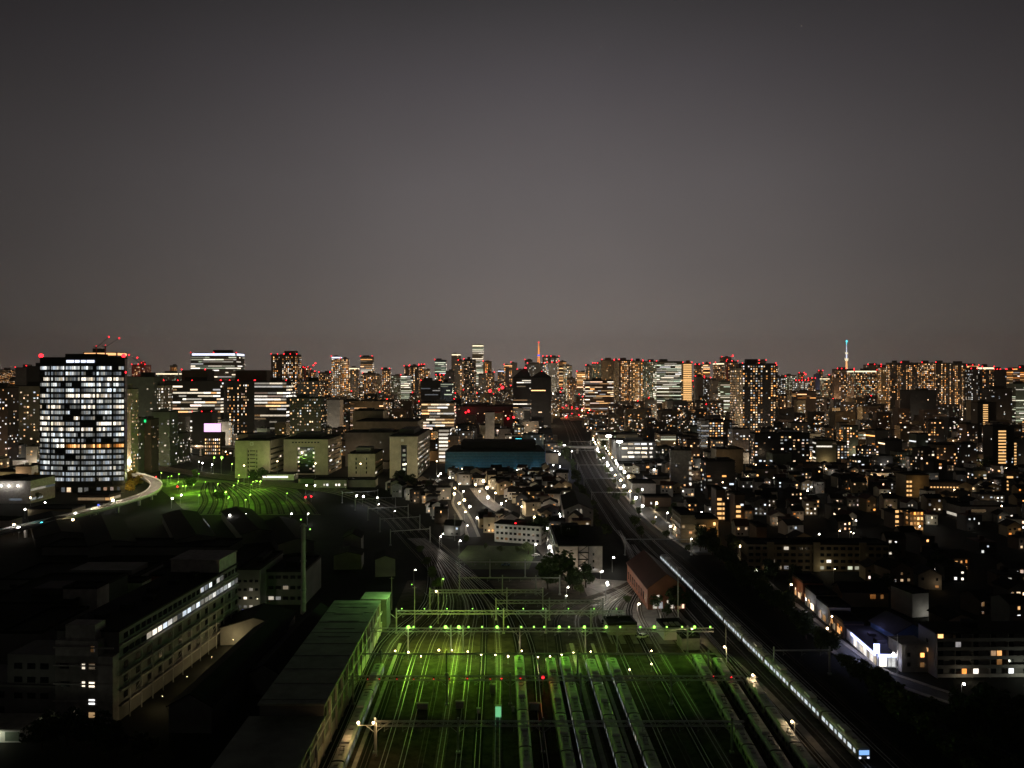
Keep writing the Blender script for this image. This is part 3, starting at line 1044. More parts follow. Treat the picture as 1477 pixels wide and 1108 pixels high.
# dark roofs further back in the works
for i, (px0, px1, top, Y, dp, wl, lb) in enumerate((
        (0, 60, 910, 232, 26, 'grey', 'low dark factory wing with one lit window behind the left stair tower'),
        (91, 140, 846, 268, 8, 'concrete', 'small square roof-plant house among the dark factory roofs'),
        (-30, 100, 868, 262, 40, 'dark', 'broad dark flat-roofed workshop left of the long factory'),
        (175, 205, 838, 305, 8, 'concrete', 'small pale hut on the dark works behind the factory'),
        (215, 262, 828, 320, 14, 'brick', 'low brick annex with a lit strip window behind the long factory'),
        (0, 190, 834, 330, 30, 'grey', 'long low flat building with a faint pale wall behind the works'),
        (60, 330, 804, 395, 20, 'grey', 'very long dark flat shed with a pale eaves line behind the works'))):
    t, _ = bpx('workshop', lb, 'workshop', px0, px1, top, Y, dp, wall=wl, style='dots', lit_p=0, penthouse=i in (2, 5), roof='roofdark')
    hh = zat(top, Y) - .9
    if i == 0:
        window(t, -1.5, -.06, 4.0, 1.6, 1.3, 'office')
    if i == 4:
        for k in range(4):
            window(t, 1.0 + k * 1.5, -.06, hh - 2.2, 1.3, 1.0, 'dimwarm')
        bulb(t, (-6.2, -.3, 3), .22, 'whitelamp', 'wall_lamp')
    if i in (5, 6):
        for k in range(7):
            window(t, -xat(738.5, Y) + (k - 3) * 7.5, -.06, hh - 3.2, 3, 1.4, 'glass')
for i, (x, y, wd, dp, e_, r_, rz, lb) in enumerate((
        (-82, 196, 11, 62, 7, 10, -.02, 'long dark gabled shed between the factory and the green-roofed shed'),
        (-71, 220, 9, 60, 6, 8.6, -.02, 'narrow gabled shed beside the green-roofed shed'),
        (-88, 262, 22, 16, 6, 9, .1, 'pale-fronted gabled shed at the end of the factory alley'),
        (-205, 395, 22, 90 , 5.5, 7.5, .55, 'long dark gabled workshop below the curved promenade'),
        (-168, 410, 20, 90, 5.5, 7.5, .5, 'long dark gabled workshop with a pale ridge line'),
        (-140, 425, 18, 85, 5.5, 7.5, .48, 'long dark gabled workshop behind the grey chimney block'),
        (-246, 420, 24, 80, 5, 7, .6, 'wide dark gabled workshop at the far left of the works'),
        (-112, 400, 18, 70, 5.5, 7.5, .42, 'dark gabled workshop with two green lamps along its eaves'),
        (-82, 395, 9, 14, 9, 11, .1, 'tall narrow gabled store beside the branch tracks'),
        (-78, 365, 13, 12, 7, 8.5, .1, 'small hip-fronted store left of the branch tracks'),
        (-58, 352, 9, 12, 8, 9.5, .15, 'small pale gabled cabin beside the branch tracks'))):
    t = gable('long_shed', lb, 'shed', x, y, wd, dp, e_, r_, rz, 'grey', 'roofdark')
    occ(x - 20, y, x + 10, y + dp)
    if i == 4:
        for k in range(7):
            window(t, wd / 2 + .06, 30 + k * 4, 5, 1.6, 1.6, 'dimcool', math.pi / 2)
    if i == 7:
        for yy in (20, 52):
            bulb(t, (wd / 2 + 1.2, yy, 8), .35, 'greenlamp', 'flood_lamp')
            plight(t, (wd / 2 + 2, yy, 6), (.55, 1, .2), 130, .3)
t, _ = bpx('chimney_block', 'grey three-storey works building beside the tall pale chimney', 'works building', 376, 440, 822, 308, 26, wall='grey', style='dots', lit_p=0, fh=4.6)
for r_ in range(3):
    for k in range(6):
        window(t, -7.6 + k * 2.9, -.06, 2.0 + r_ * 4.2, 2.0, 1.3, 'office' if (r_, k) in ((1, 3), (0, 1)) else ('dimcool' if (r_ == 0 and k == 2) else 'glass'))
t, _ = bpx('chimney_block', 'grey works building with round-windowed stair end left of the chimney block', 'works building', 341, 375, 819, 300, 30, wall='grey', style='dots', lit_p=0)
for r_ in range(4):
    for k in range(4):
        window(t, -3.3 + k * 2.2, -.06, 1.2 + r_ * 3.3, 1.2, .9, 'office' if (r_, k) in ((0, 2), (1, 1), (2, 2)) else 'dimcool' if r_ == 0 else 'glass')
bulb(t, (0, -6, 2), .3, 'signblue', 'wall_lamp')
plight(t, (2, -5, 3), (1, .9, .6), 330, .3)
t = thing('chimney', 'tall pale banded works chimney left of the green-roofed shed', 'chimney', (xat(437.5, 296), 296, 0))
b = MB()
b.tube((0, 0, 0), (0, 0, 34.5), 1.0, .8, 14)
b.build('stack', 'concrete', t)
for z in (9, 20, 33.5):
    b = MB()
    b.tube((0, 0, z), (0, 0, z + .6), 1.2, 1.2, 14)
    b.build('ring', 'metal', t)
t = thing('gatehouse', 'small white gatehouse with a green lit wall at the bottom left corner', 'gatehouse', (-127, 191, 0))
b = MB()
b.box(-6, 0, 0, 5, 8, 3.2)
b.build('wall', 'white', t)
b = MB()
b.box(-6.5, -1, 3.2, 5.6, 8.5, 3.6)
b.build('roof', 'concrete', t)
b = MB()
b.box(-1, -.08, .2, .2, -.01, 2.4)
b.build('door', 'paintwhite', t)
b = MB()
b.box(1.2, -.07, .4, 4.8, -.01, 2.6)
b.build('shutter', 'greenish', t)
bulb(t, (-1.5, -1.5, 3.0), .22, 'warmlamp', 'wall_lamp')
plight(t, (-1.5, -2.5, 2.9), (.9, 1, .75), 330, .3)
occ(-140, 185, -118, 202)

# ---------------------------------------------------------------- the black office tower
Yt = 609.0
t = thing('office_tower', 'tall black glass office tower with white-lit floors left of the green yard', 'office tower', (-343.4, Yt, 0))
Wt, bow = 68.0, 6.0
arc = [(-Wt / 2 + Wt * k / 12, bow * ((k / 6 - 1) ** 2)) for k in range(13)]
poly = arc + [(Wt / 2 - 3, 16), (Wt / 2 - 22, 38), (-Wt / 2 - 8, 38)]
b = MB()
b.prism(poly, 6, 107)
b.build('wall', 'black', t)
b = MB()
b.prism([(x * 1.004, y - .2) for x, y in arc] + [(Wt / 2 - 2.8, 16.2), (Wt / 2 - 21.8, 38.2), (-Wt / 2 - 8.2, 38.2)], 107, 108)
b.box(-16, 10, 108, 10, 26, 111)
b.build('roof', 'roofdark', t)
rt = random.Random(5)
def along(u):
    k = min(11, int(u * 12))
    q = u * 12 - k
    a, c = arc[k], arc[k + 1]
    return a[0] + (c[0] - a[0]) * q, a[1] + (c[1] - a[1]) * q
bays = [0, .155, .345, .53, .70, .875, 1.0]
rest = MB()
rest_m = []
for fl in range(21):
    z = 98.2 - fl * 4.42
    tone = rt.choice(('cool', 'office', 'cool', 'cool'))
    base_p = .75 if fl < 12 else .6
    if fl in (1, 9, 12):
        base_p = .35
    for bi in range(6):
        u0, u1 = bays[bi] + .008, bays[bi + 1] - .008
        n = max(4, int((u1 - u0) / .022))
        mb, ms = (rest, rest_m) if fl >= 16 else (MB(), [])
        pz = base_p * rt.choice((.3, 1, 1.2, 1.3))
        amber = fl == 14 and bi >= 2
        run = 0
        for k in range(n):
            a, c = along(u0 + (u1 - u0) * (k + .06) / n), along(u0 + (u1 - u0) * (k + .94) / n)
            if run <= 0:
                run = rt.randint(1, 5)
                m = tone if rt.random() < pz * .72 else rt.choice(('dimcool', 'dimcool', 'glass', 'midcool'))
                if fl >= 15 and m == tone and rt.random() < .85:
                    m = 'midcool' if rt.random() < .5 else 'dimcool'
            run -= 1
            if amber:
                m = 'amber' if rt.random() < .8 else 'warm'
            if m not in ms:
                ms.append(m)
            mb.face([(a[0], a[1] - .12, z), (c[0], c[1] - .12, z), (c[0], c[1] - .12, z + 2.55), (a[0], a[1] - .12, z + 2.55)], ms.index(m))
        if fl < 16:
            mb.build('window', ms, t)
o = rest.build('lower_windows', rest_m, t)
o['kind'] = 'stuff'
for bi in range(1, 6):
    a = along(bays[bi])
    b = MB()
    b.box(a[0] - .45, a[1] - .7, 6, a[0] + .45, a[1], 106)
    b.build('mullion', 'black', t)
for fl in range(22):
    b = MB()
    ribbon(b, [(x, y) for x, y in arc], .3, .6, 97.9 - fl * 4.42 + 4.42, 0, .7)
    b.build('floor_band', 'black', t)
for x0, x1 in ((-9, -3), (-2.2, 6.2), (7, 13)):
    b = MB()
    b.box(x0, -.5, 103.6, x1, -.2, 105.6)
    b.build('sign_light', 'signwhite', t)
for i, x in enumerate((-33, 33)):
    bulb(t, (x, 6, 109.3), 1.6, 'redlamp', 'aviation_lamp')
bulb(t, (33.5, 8, 96), .8, 'redlamp', 'aviation_lamp')
b = MB()
b.prism([(x * 1.0, y + 1) for x, y in arc] + [(Wt / 2 - 5, 16), (Wt / 2 - 24, 36), (-Wt / 2 - 6, 36)], 0, 6)
b.build('podium', 'dark', t)
for k in range(14):
    window(t, -31 + k * 4.6, bow * (((-31 + k * 4.6) / 34) ** 2) + .9, 1.0, 3.2, 3.6, 'warm' if k in (0, 1, 5, 11, 12) else ('dimcool' if k % 3 else 'glass'))
plight(t, (-38, -4, 6), (1, .7, .35), 1500, .5)
plight(t, (38, 4, 8), (1, .8, .3), 4200, .5)
plight(t, (46, -14, 8), (1, .8, .3), 4200, .5)
occ(-378, 600, -300, 655)
# neighbours of the tower
bpx('apartment_tower', 'beige gridded apartment tower with warm lights left of the black tower', 'apartment tower', 14, 57, 556, 850, 20, wall='beige', style='dots', fh=3.2, pitch=3.6, lit_p=.3, pal=('warm', 'warm', 'cool'), mode='single', glow=2.6)
bpx('apartment_tower', 'narrow brown apartment tower cut by the left edge of the photo', 'apartment tower', -14, 11, 558, 800, 18, wall='brown', style='dots', lit_p=.22, pal=('warm', 'cool'), mode='single', glow=2.6)
bpx('office_block', 'dark flat tower with red lamps behind the beige gridded apartments', 'office block', 38, 60, 528, 1400, 30, wall='dark', lit_p=.01, lamps=2, glow=2.6)
bpx('office_block', 'blank grey tower with red lamps behind the beige gridded apartments', 'office block', 22, 39, 530, 1450, 30, wall='grey', lit_p=.0, lamps=2, glow=2.6)
bpx('apartment_tower', 'amber-lit distant tower at the far left end of the skyline', 'apartment tower', -4, 16, 533, 2600, wall='brown', lit_p=.6, pal=('amber', 'warm'), lamps=1, glow=2.6)
bpx('parking_garage', 'low parking garage with three white lamps at the left edge', 'parking garage', -30, 44, 692, 560, 30, wall='concrete', style='stripe', lit_p=.25, pal=('dimcool',), fh=3.4)
for px in (2, 13, 26):
    t = thing('street_lamp', 'white lamp on the roof edge of the left parking garage', 'street lamp', (xat(px, 558.5), 558.5, 0), 0, 'roof lamps of the parking garage')
    b = MB()
    b.tube((0, 0, 0), (0, 0, 13), .1, .08, 6)
    b.build('pole', 'metal', t)
    bulb(t, (0, -.3, 13.1), .62, 'whitelamp')
    plight(t, (0, -2, 13), (1, .95, .88), 260, .3)
bpx('shop', 'low tan shop row with a lit front left of the promenade', 'shop', 40, 104, 733, 500, 16, wall='tan', style='stripe', lit_p=.12, pal=('dimwarm',), penthouse=False)
bpx('shop', 'three-storey glass-fronted shop lit white beside the promenade', 'shop', 112, 158, 712, 560, 16, wall='brown', style='stripe', lit_p=.62, pal=('warm', 'office', 'dimwarm', 'greenlit'), fh=4, penthouse=False)
bpx('shop', 'pale low building at the left edge above the dark works', 'shop', -20, 14, 760, 470, 12, wall='concrete', lit_p=0.1, penthouse=False)
for (px, py, cm, r_, lb, lc, pw) in ((105, 750, 'warmlamp', .7, 'warm street lamp at the lower end of the promenade', (1, .8, .5), 700), (109, 741, 'whitelamp', .6, 'white street lamp beside the lit glass shop', (1, .95, .85), 500), (131, 735, 'whitelamp', .55, 'white lamp below the lit glass shop', (1, .95, .9), 400),
                                     (163, 722, 'whitelamp', .8, 'bluish white street lamp at the foot of the black tower', (.85, .85, 1), 600), (60, 755, 'signcyan', .8, 'cyan-green traffic lamp at the left below the tan shops', (.2, 1, .8), 250), (27, 762, 'whitelamp', .8, 'white street lamp beside red tail lights at the left', (1, .85, .7), 500),
                                     (20, 757, 'warmlamp', .6, 'orange street lamp at the far left above the dark works', (1, .5, .25), 500), (36, 735, 'whitelamp', .5, 'white lamp in front of the dark trees at the left', (1, 1, .9), 300), (44, 718, 'warmlamp', .5, 'warm lamp behind the dark trees at the left', (1, .8, .6), 300), (65, 725, 'whitelamp', .5, 'white lamp on the tan shop row', (1, .9, .8), 300),
                                     (142, 729, 'signblue', .8, 'small bright blue sign lamp beside the promenade', (.2, .4, 1), 200)):
    x, y = gp(px, py, 6)
    t = thing('street_lamp', lb, 'street lamp', (x, y, 0))
    b = MB()
    b.tube((0, 0, 0), (0, 0, 6), .1, .07, 6)
    b.build('pole', 'metal', t)
    bulb(t, (0, 0, 6.1), r_, cm)
    plight(t, (0, -1, 5.4), lc, pw * .45, .3)
# right of the tower
def cool_sign(t, x, y, z, wd, hh, m, nm='sign_panel'):
    b = MB()
    b.box(x - wd / 2, y - .4, z, x + wd / 2, y - .1, z + hh)
    b.build(nm, m, t)
bpx('office_block', 'greenish office block with dark vertical slot right of the black tower', 'office block', 183, 221, 543, 880, 24, wall='greenish', style='dots', lit_p=.12, pal=('office', 'dimwarm'), pitch=4, glow=2.6)
bpx('office_block', 'beige office block with a row of corner lights right of the black tower', 'office block', 221, 236, 555, 890, 24, wall='beige', style='columns', lit_p=.4, pal=('office',), pitch=3, glow=2.6)
bpx('apartment_tower', 'narrow beige block with dotted windows touching the black tower', 'apartment block', 178, 189, 560, 720, 14, wall='beige', style='dots', lit_p=.4, pal=('dimwarm', 'warm'), pitch=2.2, glow=2.6)
t, _ = bpx('office_block', 'grey block with a wide green rooftop sign beside the black tower', 'office block', 181, 201, 602, 735, 16, wall='grey', lit_p=.15, pal=('office',), glow=2.6)
cool_sign(t, -1, 0, zat(606, 735) - 2.2, 9, 3.2, 'signgreen')
t, _ = bpx('office_block', 'brown block with a small green rooftop sign', 'office block', 202, 218, 604, 745, 16, wall='brown', lit_p=.15, pal=('dimwarm',), glow=2.6)
cool_sign(t, -1.5, 0, zat(606, 745) - 2.2, 4, 2.6, 'signgreen')
t, _ = bpx('office_block', 'greenish block with a dark glass lower front near the pink screen', 'office block', 219, 245, 593, 800, 20, wall='greenish', style='dots', lit_p=.18, pal=('office', 'dimcool'), glow=2.6)
bpx('parking_garage', 'grey slatted parking garage right of the foot of the black tower', 'parking garage', 181, 206, 634, 850, 20, wall='concrete', style='stripe', lit_p=.15, pal=('dimwarm',), penthouse=False)
bpx('office_block', 'low grey block with small lit windows left of the pink screen', 'office block', 245, 264, 624, 830, 18, wall='grey', lit_p=.3, pal=('office',), glow=2.6)
# billboard
t = thing('billboard', 'bright pink and white video billboard on a rooftop', 'billboard', (xat(306.5, 900), 900, 0))
b = MB()
b.box(-10, 1, 0, 10, 14, zat(624, 900))
b.build('wall', 'brown', t)
for k in range(5):
    for i in range(8):
        window(t, -8.4 + i * 2.3, .98, 3 + k * 4, 1.2, 2, 'warm')
b = MB()
b.box(-10.2, .2, zat(624, 900), 10.2, .9, zat(611, 900) + .4)
b.build('frame', 'dark', t)
b = MB()
b.box(-9.8, -.1, zat(623, 900), 9.8, .15, zat(611, 900))
b.build('screen', 'signpink', t)
bpx('office_block', 'dark-fronted tower with red lamps behind the pink screen', 'office block', 277, 305, 594, 930, 20, wall='dark', lit_p=.06, pal=('dimwarm',), lamps=3, glow=2.6)
# striped office pair
t, _ = bpx('office_tower', 'wide office tower with bright white floor stripes above the pink screen', 'office tower', 236, 318, 549, 1000, 40, wall='dark', style='stripe', fh=4.1, pitch=2.4, lit_p=.85, pal=('office', 'office', 'warm'), lamps=4, both=True, glow=2.6)
b = MB()
b.box(xat(262, 1012) - xat(277, 1000), 12, zat(549, 1000), xat(299, 1012) - xat(277, 1000), 36, zat(534, 1012))
b.build('roof_block', 'brown', t)
for px in (262, 296):
    bulb(t, (xat(px, 1012) - xat(277, 1000), 12, zat(533, 1012)), .8, 'redlamp', 'aviation_lamp')
t, _ = bpx('office_tower', 'dark office tower with scattered amber windows between the striped towers', 'office tower', 319, 368, 549, 1010, 40, wall='dark', style='columns', fh=3.8, pitch=2.6, lit_p=.3, pal=('warm', 'office', 'amber'), lamps=4, glow=2.6)
b = MB()
b.box(xat(341, 1030) - xat(343.5, 1010), 16, zat(549, 1010), xat(386, 1030) - xat(343.5, 1010), 36, zat(534, 1030))
b.build('roof_block', 'brown', t)
bpx('office_tower', 'office tower with white floor stripes left of the grey curved block', 'office tower', 367, 413, 549, 985, 40, wall='dark', style='stripe', fh=4.1, pitch=2.4, lit_p=.88, pal=('office', 'warm', 'office'), lamps=2, glow=2.6)
t, _ = bpx('office_tower', 'tall grey office tower with a white lit crown behind the striped towers', 'office tower', 275, 341, 509, 1500, 45, wall='grey', style='stripe', fh=4.2, pitch=3, lit_p=.5, pal=('office', 'greenlit'), lamps=3, crown='signwhite', glow=2.6)
bpx('office_block', 'distant block with a yellow-white row of lights under its roof', 'office block', 224, 258, 538, 2200, wall='grey', lit_p=.2, pal=('greenlit',), crown='towerwhite', glow=2.6)
t, _ = bpx('apartment_tower', 'tall brown tower crowned with red lamps right of the striped offices', 'apartment tower', 391, 428, 511, 1300, 28, wall='brown', style='columns', fh=3.3, pitch=2.9, lit_p=.42, pal=('warm', 'amber', 'office'), lamps=5, glow=2.6)
bpx('office_block', 'grey rounded apartment block with warm windows left of the white blank hall', 'apartment block', 418, 463, 573, 900, 28, wall='greenish', style='dots', fh=3.2, pitch=2.8, lit_p=.33, pal=('warm', 'warm', 'cool'), mode='single', relief=.3, glow=2.6)
bpx('office_block', 'grey block with orange clusters of windows behind the rounded block', 'office block', 429, 459, 549, 1000, 24, wall='grey', style='dots', lit_p=.35, pal=('amber', 'warm'), pitch=3.4, glow=2.6)
bpx('hall', 'white blank-walled hall left of the beige office campus roofs', 'hall', 464, 490, 576, 1100, 24, wall='white', lit_p=.0, glow=2.6)
# cranes
def crane(label, px, pytop, Y, base_py, tip):
    x = xat(px, Y)
    t = thing('tower_crane', label, 'crane', (x, Y, 0))
    zb, zt = zat(base_py, Y), zat(pytop, Y)
    b = MB()
    s = Y * 6e-4
    b.box(-s, -s, 0, s, s, zt)
    b.build('mast', 'red', t)
    b = MB()
    b.tube((0, 0, zt - 2), (xat(tip[0], Y) - x, 0, zat(tip[1], Y)), s * .9, s * .5, 5)
    b.tube((0, 0, zt - 2), (-(xat(tip[0], Y) - x) * .25, 0, zt), s, None, 5)
    b.build('jib', 'metal', t)
    bulb(t, (xat(tip[0], Y) - x, 0, zat(tip[1], Y)), Y * 9e-4, 'redlamp', 'aviation_lamp')
    bulb(t, (0, 0, zt + 1), Y * 5e-4, 'redlamp', 'aviation_lamp')
t, _ = bpx('construction_site', 'half-built tower with an orange line of lights behind the black tower', 'building site', 120, 169, 508, 1200, 30, wall='dark', lit_p=.05, pal=('amber',), crown='orangeline', glow=2.6)
crane('tower crane with its red lamp above the black tower, left of two', 139, 500, 1190, 520, (157, 486))
crane('tower crane with its red lamp above the black tower, right of two', 152, 499, 1195, 520, (172, 488))
bpx('construction_site', 'red-lit building under construction with cranes right of the black tower', 'building site', 190, 209, 526, 1700, 30, wall='red', lit_p=.3, pal=('warm',), lamps=3, glow=2.6)  # the red light on this site is put into its wall colour
crane('crane with a long leftward jib right of the black tower', 204, 524, 1690, 540, (186, 512))
crane('crane with a short jib beside the red-lit building site', 207, 523, 1720, 540, (198, 516))
# viaduct
t = thing('viaduct', 'dark elevated railway viaduct crossing behind the green yard', 'viaduct', (0, 0, 0))
VP = [(-560, 1040), (-430, 930), (-330, 905), (-255, 880)]
b = MB()
ribbon(b, VP, 0, 12, 11, 0, 2.2)
b.build('deck', 'brown', t)
b = MB()
for o_ in (-6, 6):
    ribbon(b, VP, o_, .3, 12.4, 0, 1.4)
b.build('parapet', 'concrete', t)
for k in range(14):
    q = k / 13 * 2.99
    i = int(q)
    x = VP[i][0] + (VP[i + 1][0] - VP[i][0]) * (q - i)
    y = VP[i][1] + (VP[i + 1][1] - VP[i][1]) * (q - i)
    b = MB()
    b.box(x - 1.2, y - 3, 0, x + 1.2, y + 3, 8.8)
    b.build('pier', 'concrete', t)
# ---------------------------------------------------------------- beige office campus
def campus(label, px0, px1, top, Y, dp, notch, litp, fhw=4.6):
    x0, x1 = xat(px0, Y), xat(px1, Y)
    h = zat(top, Y)
    wd = x1 - x0
    occ(x0 - 3, Y - 3, x1 + 3, Y + dp + 3)
    t = thing('office_block', label, 'office block', ((x0 + x1) / 2, Y, 0))
    b = MB()
    n0, n1 = notch
    a, c = -wd / 2 + wd * n0, -wd / 2 + wd * n1
    zt = h * .80 if n1 > n0 else h
    b.box(-wd / 2, 0, 0, a, dp, h)
    b.box(c, 0, 0, wd / 2, dp, h)
    b.box(a, 2.2, 0, c, dp, zt)
    b.box(a, 0, zt, c, dp, h)
    b.build('wall', 'beige', t)
    b = MB()
    b.box(-wd / 2 - .15, -.15, h, wd / 2 + .15, dp + .15, h + .9)
    rf = b.build('roof', 'roofdark', t)
    b = MB()
    b.box(-wd * .3, dp * .25, h + .9, wd * .25, dp * .7, h + 5)
    b.build('roof_unit', 'grey', rf)
    rr = random.Random(int(Y + px0))
    nf = int((h - 4) / fhw)
    for k in range(nf):
        z = 2.5 + k * fhw
        b, ms = MB(), []
        y = dp * .04
        while y < dp * .96:
            L = rr.uniform(2, 7)
            m = rr.choice(('office', 'greenlit', 'dimwarm')) if rr.random() < litp else 'glass'
            if m not in ms:
                ms.append(m)
            pane(b, ((wd / 2, 0), (0, 1), dp, (1, 0), 0), y, min(dp * .96, y + L), z, z + 1.7, .1, ms.index(m))
            y += L + .3
        b.build('window_band', ms, t)
    return t, wd, h, a, c, zt, nf
t, wd, h, a, c, zt, nf = campus('beige office block with a wide dark-glass recess, second of the campus row', 409, 473, 634, 729, 58, (.30, .70), .22)
b = MB()
b.box(a + .6, 2.0, 1, c - .6, 2.15, zt - .5)
b.build('glass_wall', 'glass', t)
for k in range(6):
    for x in (a + 1.2, c - 1.2):
        window(t, x, 1.95, 3 + k * 4.2, 1.6, 1.5, 'office' if (k + int(x)) % 3 else 'dimwarm')
for (x, z, m) in ((-1, 22, 'cool'), (2.4, 23.5, 'cool'), (-.5, 18, 'greenlit'), (3, 12, 'dimcool'), (.5, 8, 'dimcool'), (4, 5, 'dimwarm')):
    window(t, x, 1.95, z, 2.2, 1.2, m)
b = MB()
for k in range(9):
    b.box(-13 + k * 3.0, -.2, h - 3.4, -11.2 + k * 3.0, 0, h - 2.2)
b.build('sign_lettering', 'dark', t)
t, wd, h, a, c, zt, nf = campus('beige office block with a small square emblem, leftmost of the campus row', 339, 389, 636, 703, 62, (.34, .64), .16)
b = MB()
b.box(a + .1, 1.7, 1, c - .1, 2.15, zt - .2)
b.build('panel', 'beige', t)
for k in range(7):
    for x in (a + .8, c - .8):
        window(t, x, 1.62, 2.5 + k * 3.5, .9, 2.0, 'glass')
    window(t, (a + c) / 2, 1.62, 3.5 + k * 3.5, 5, .8, 'glass' if k != 4 else 'dimwarm')
cool_sign(t, -.5, 0, h - 4.2, 3, 3, 'paintwhite', 'emblem')
cool_sign(t, -.5, -.3, h - 3.6, 1.8, 1.8, 'beige', 'emblem')
t, wd, h, a, c, zt, nf = campus('low beige block with two narrow window slots in the campus row', 502, 541, 655, 714, 44, (.5, .5), .12)
for x in (-5, 4.5):
    for k in range(4):
        window(t, x, -.06, 3 + k * 4.2, 1.0, 2.2, 'glass')
t, wd, h, a, c, zt, nf = campus('tall beige block with a lit stair slot at the right of the campus', 562, 602, 630, 703, 105, (.40, .62), .25)
b = MB()
b.box(a, 2.0, 0, c, 2.15, zt - .2)
b.build('glass_wall', 'glass', t)
for k in range(5):
    window(t, (a + c) / 2, 1.95, 7 + k * 4.3, 3.3 if k % 2 else 2.2, 2.2, 'greenlit' if k < 4 else 'office')
cool_sign(t, -1, 0, h - 4.5, 2.6, 2.6, 'paintwhite', 'emblem')
t2 = thing('stair_block', 'brightly lit ribbed stair block at the back corner of the tall campus block', 'office block', (xat(641, 830), 830, 0))
b = MB()
b.box(-7, 0, 0, 6, 22, zat(620, 830))
b.build('wall', 'beige', t2)
for k in range(9):
    b = MB()
    pane(b, ((-7, 0), (1, 0), 13, (0, -1), 0), 1.2, 11.8, 2 + k * 4, 4.1 + k * 4, .12)
    pane(b, ((6, 0), (0, 1), 22, (1, 0), 0), 1.2, 20, 2 + k * 4, 4.1 + k * 4, .12)
    b.build('window_band', 'office', t2)
b = MB()
b.box(-7.2, -.2, zat(620, 830), 6.2, 22.2, zat(620, 830) + .8)
b.build('roof', 'roofdark', t2)
bpx('office_block', 'dark linking block with a few lit windows behind the campus row', 'office block', 498, 570, 623, 800, 40, wall='grey', style='dots', lit_p=.035, pal=('office',), pitch=2.6, penthouse=True, glow=2.6)
bpx('office_block', 'long low beige hall with blank walls behind the campus', 'hall', 513, 602, 607, 900, 60, wall='beige', lit_p=0, penthouse=False)
bpx('office_block', 'beige slab with two blank panels on the skyline of the campus', 'hall', 509, 553, 592, 960, 40, wall='beige', lit_p=0, penthouse=True, glow=2.6)
bpx('office_block', 'flat brown block with a strip of yellow lights above the campus', 'office block', 505, 553, 578, 1150, 40, wall='tan', style='stripe', lit_p=.5, pal=('dimwarm', 'warm'), glow=2.6)
bpx('office_block', 'bright striped low office tower with lit floors behind the blue netting', 'office tower', 608, 655, 580, 1000, 34, wall='beige', style='stripe', fh=3.9, pitch=2.0, lit_p=.72, pal=('warm', 'office'), relief=.3, glow=2.6)
bpx('office_tower', 'black glass tower with two red lamps behind the bright striped office', 'office tower', 607, 635, 549, 1200, 26, wall='black', style='stripe', lit_p=.12, pal=('dimcool', 'office'), lamps=2, glow=2.6)
bpx('office_tower', 'green glass tower with lit mid floors beside the black glass tower', 'office tower', 635, 652, 551, 1210, 26, wall='bluewall', style='stripe', lit_p=.2, pal=('greenlit',), glow=2.6)
# low fronts along the branch line
for (px0, px1, top, Y, wl, lp, pl, lb, st) in ((378, 424, 683, 690, 'white', .75, ('office', 'cool'), 'long low white station building lit along its front', 'stripe'),
                                        (453, 500, 691, 640, 'beige', .22, ('office',), 'beige two-storey block with a lit stair column by the branch line', 'columns'),
                                        (499, 541, 691, 645, 'beige', .3, ('office', 'warm'), 'beige three-storey block with a lit window row by the branch line', 'stripe'),
                                        (430, 452, 690, 668, 'greenish', .1, ('dimwarm',), 'dim low shed between the lit station building and the beige block', 'dots')):
    bpx('station_building', lb, 'building', px0, px1, top, Y, 14, wall=wl, style=st, lit_p=lp, pal=pl, fh=3.4, penthouse=False, pitch=2.4)
# blue-netted hall
Yb = 740
t = thing('netted_hall', 'wide hall wrapped in dark blue-green construction netting', 'hall', (xat(714, Yb), Yb, 0))
x0, x1 = xat(642, Yb) - xat(714, Yb), xat(786, Yb) - xat(714, Yb)
hb = zat(652, Yb)
b = MB()
b.box(x0 + 1, .8, 0, x1 - 1, 69, hb - .6)
b.build('wall', 'dark', t)
b = MB()
b.box(x0, 0, .5, x1, .5, hb)
b.build('netting', 'netting', t)
b = MB()
b.box(x1, 0, .5, x1 + .5, 64, hb + 2)
b.build('side_netting', 'netblue', t)  # paler, bluer net: the blue light on this side is in the colour
for k in range(14):
    b = MB()
    z = 1 + k * hb / 14
    b.tube((x0, -.25, z), (x1, -.25, z), .12, None, 4)
    b.build('scaffold_tube', 'metal', t)
b = MB()
b.prism([(x0, .6), (x1, .6), (x1 - 3, 67), (x0 + 3, 67)], hb, hb + 1)
b.box(x0 + 14, 20, hb + 1, x1 - 8, 60, hb + 8)
b.build('roof', 'roofdark', t)
for k in range(5):
    bulb(t, (x0 + 12 + k * 19, -1.6, 3.5), .35, 'whitelamp', 'work_lamp')
    plight(t, (x0 + 12 + k * 19, -6, 7), (.55, .8, 1), 420, .4)
for k in range(3):
    plight(t, (x1 + 9, 6 + k * 20, 8), (.62, .68, 1), 9000, .5)
occ(xat(640, Yb), Yb - 3, xat(800, Yb), Yb + 72)
# floodlight masts added before the campus to light its walls
for i, (px, Y, k) in enumerate(((352, 655, 1.2), (400, 690, 1.3), (455, 672, 1.3), (520, 670, 1.2), (585, 668, 1.6), (630, 690, 1.2))):
    t = thing('floodlight_mast', 'tall slim floodlight mast in front of the beige campus row', 'floodlight', (xat(px, Y), Y, 0), 0, 'floodlight masts before the campus')
    b = MB()
    b.tube((0, 0, 0), (0, 0, 17), .16, .1, 6)
    b.build('pole', 'metal', t)
    bulb(t, (0, .2, 17), .5, 'warmlamp')
    plight(t, (0, .8, 17), (1, .86, .58), 3800 * k, .4)
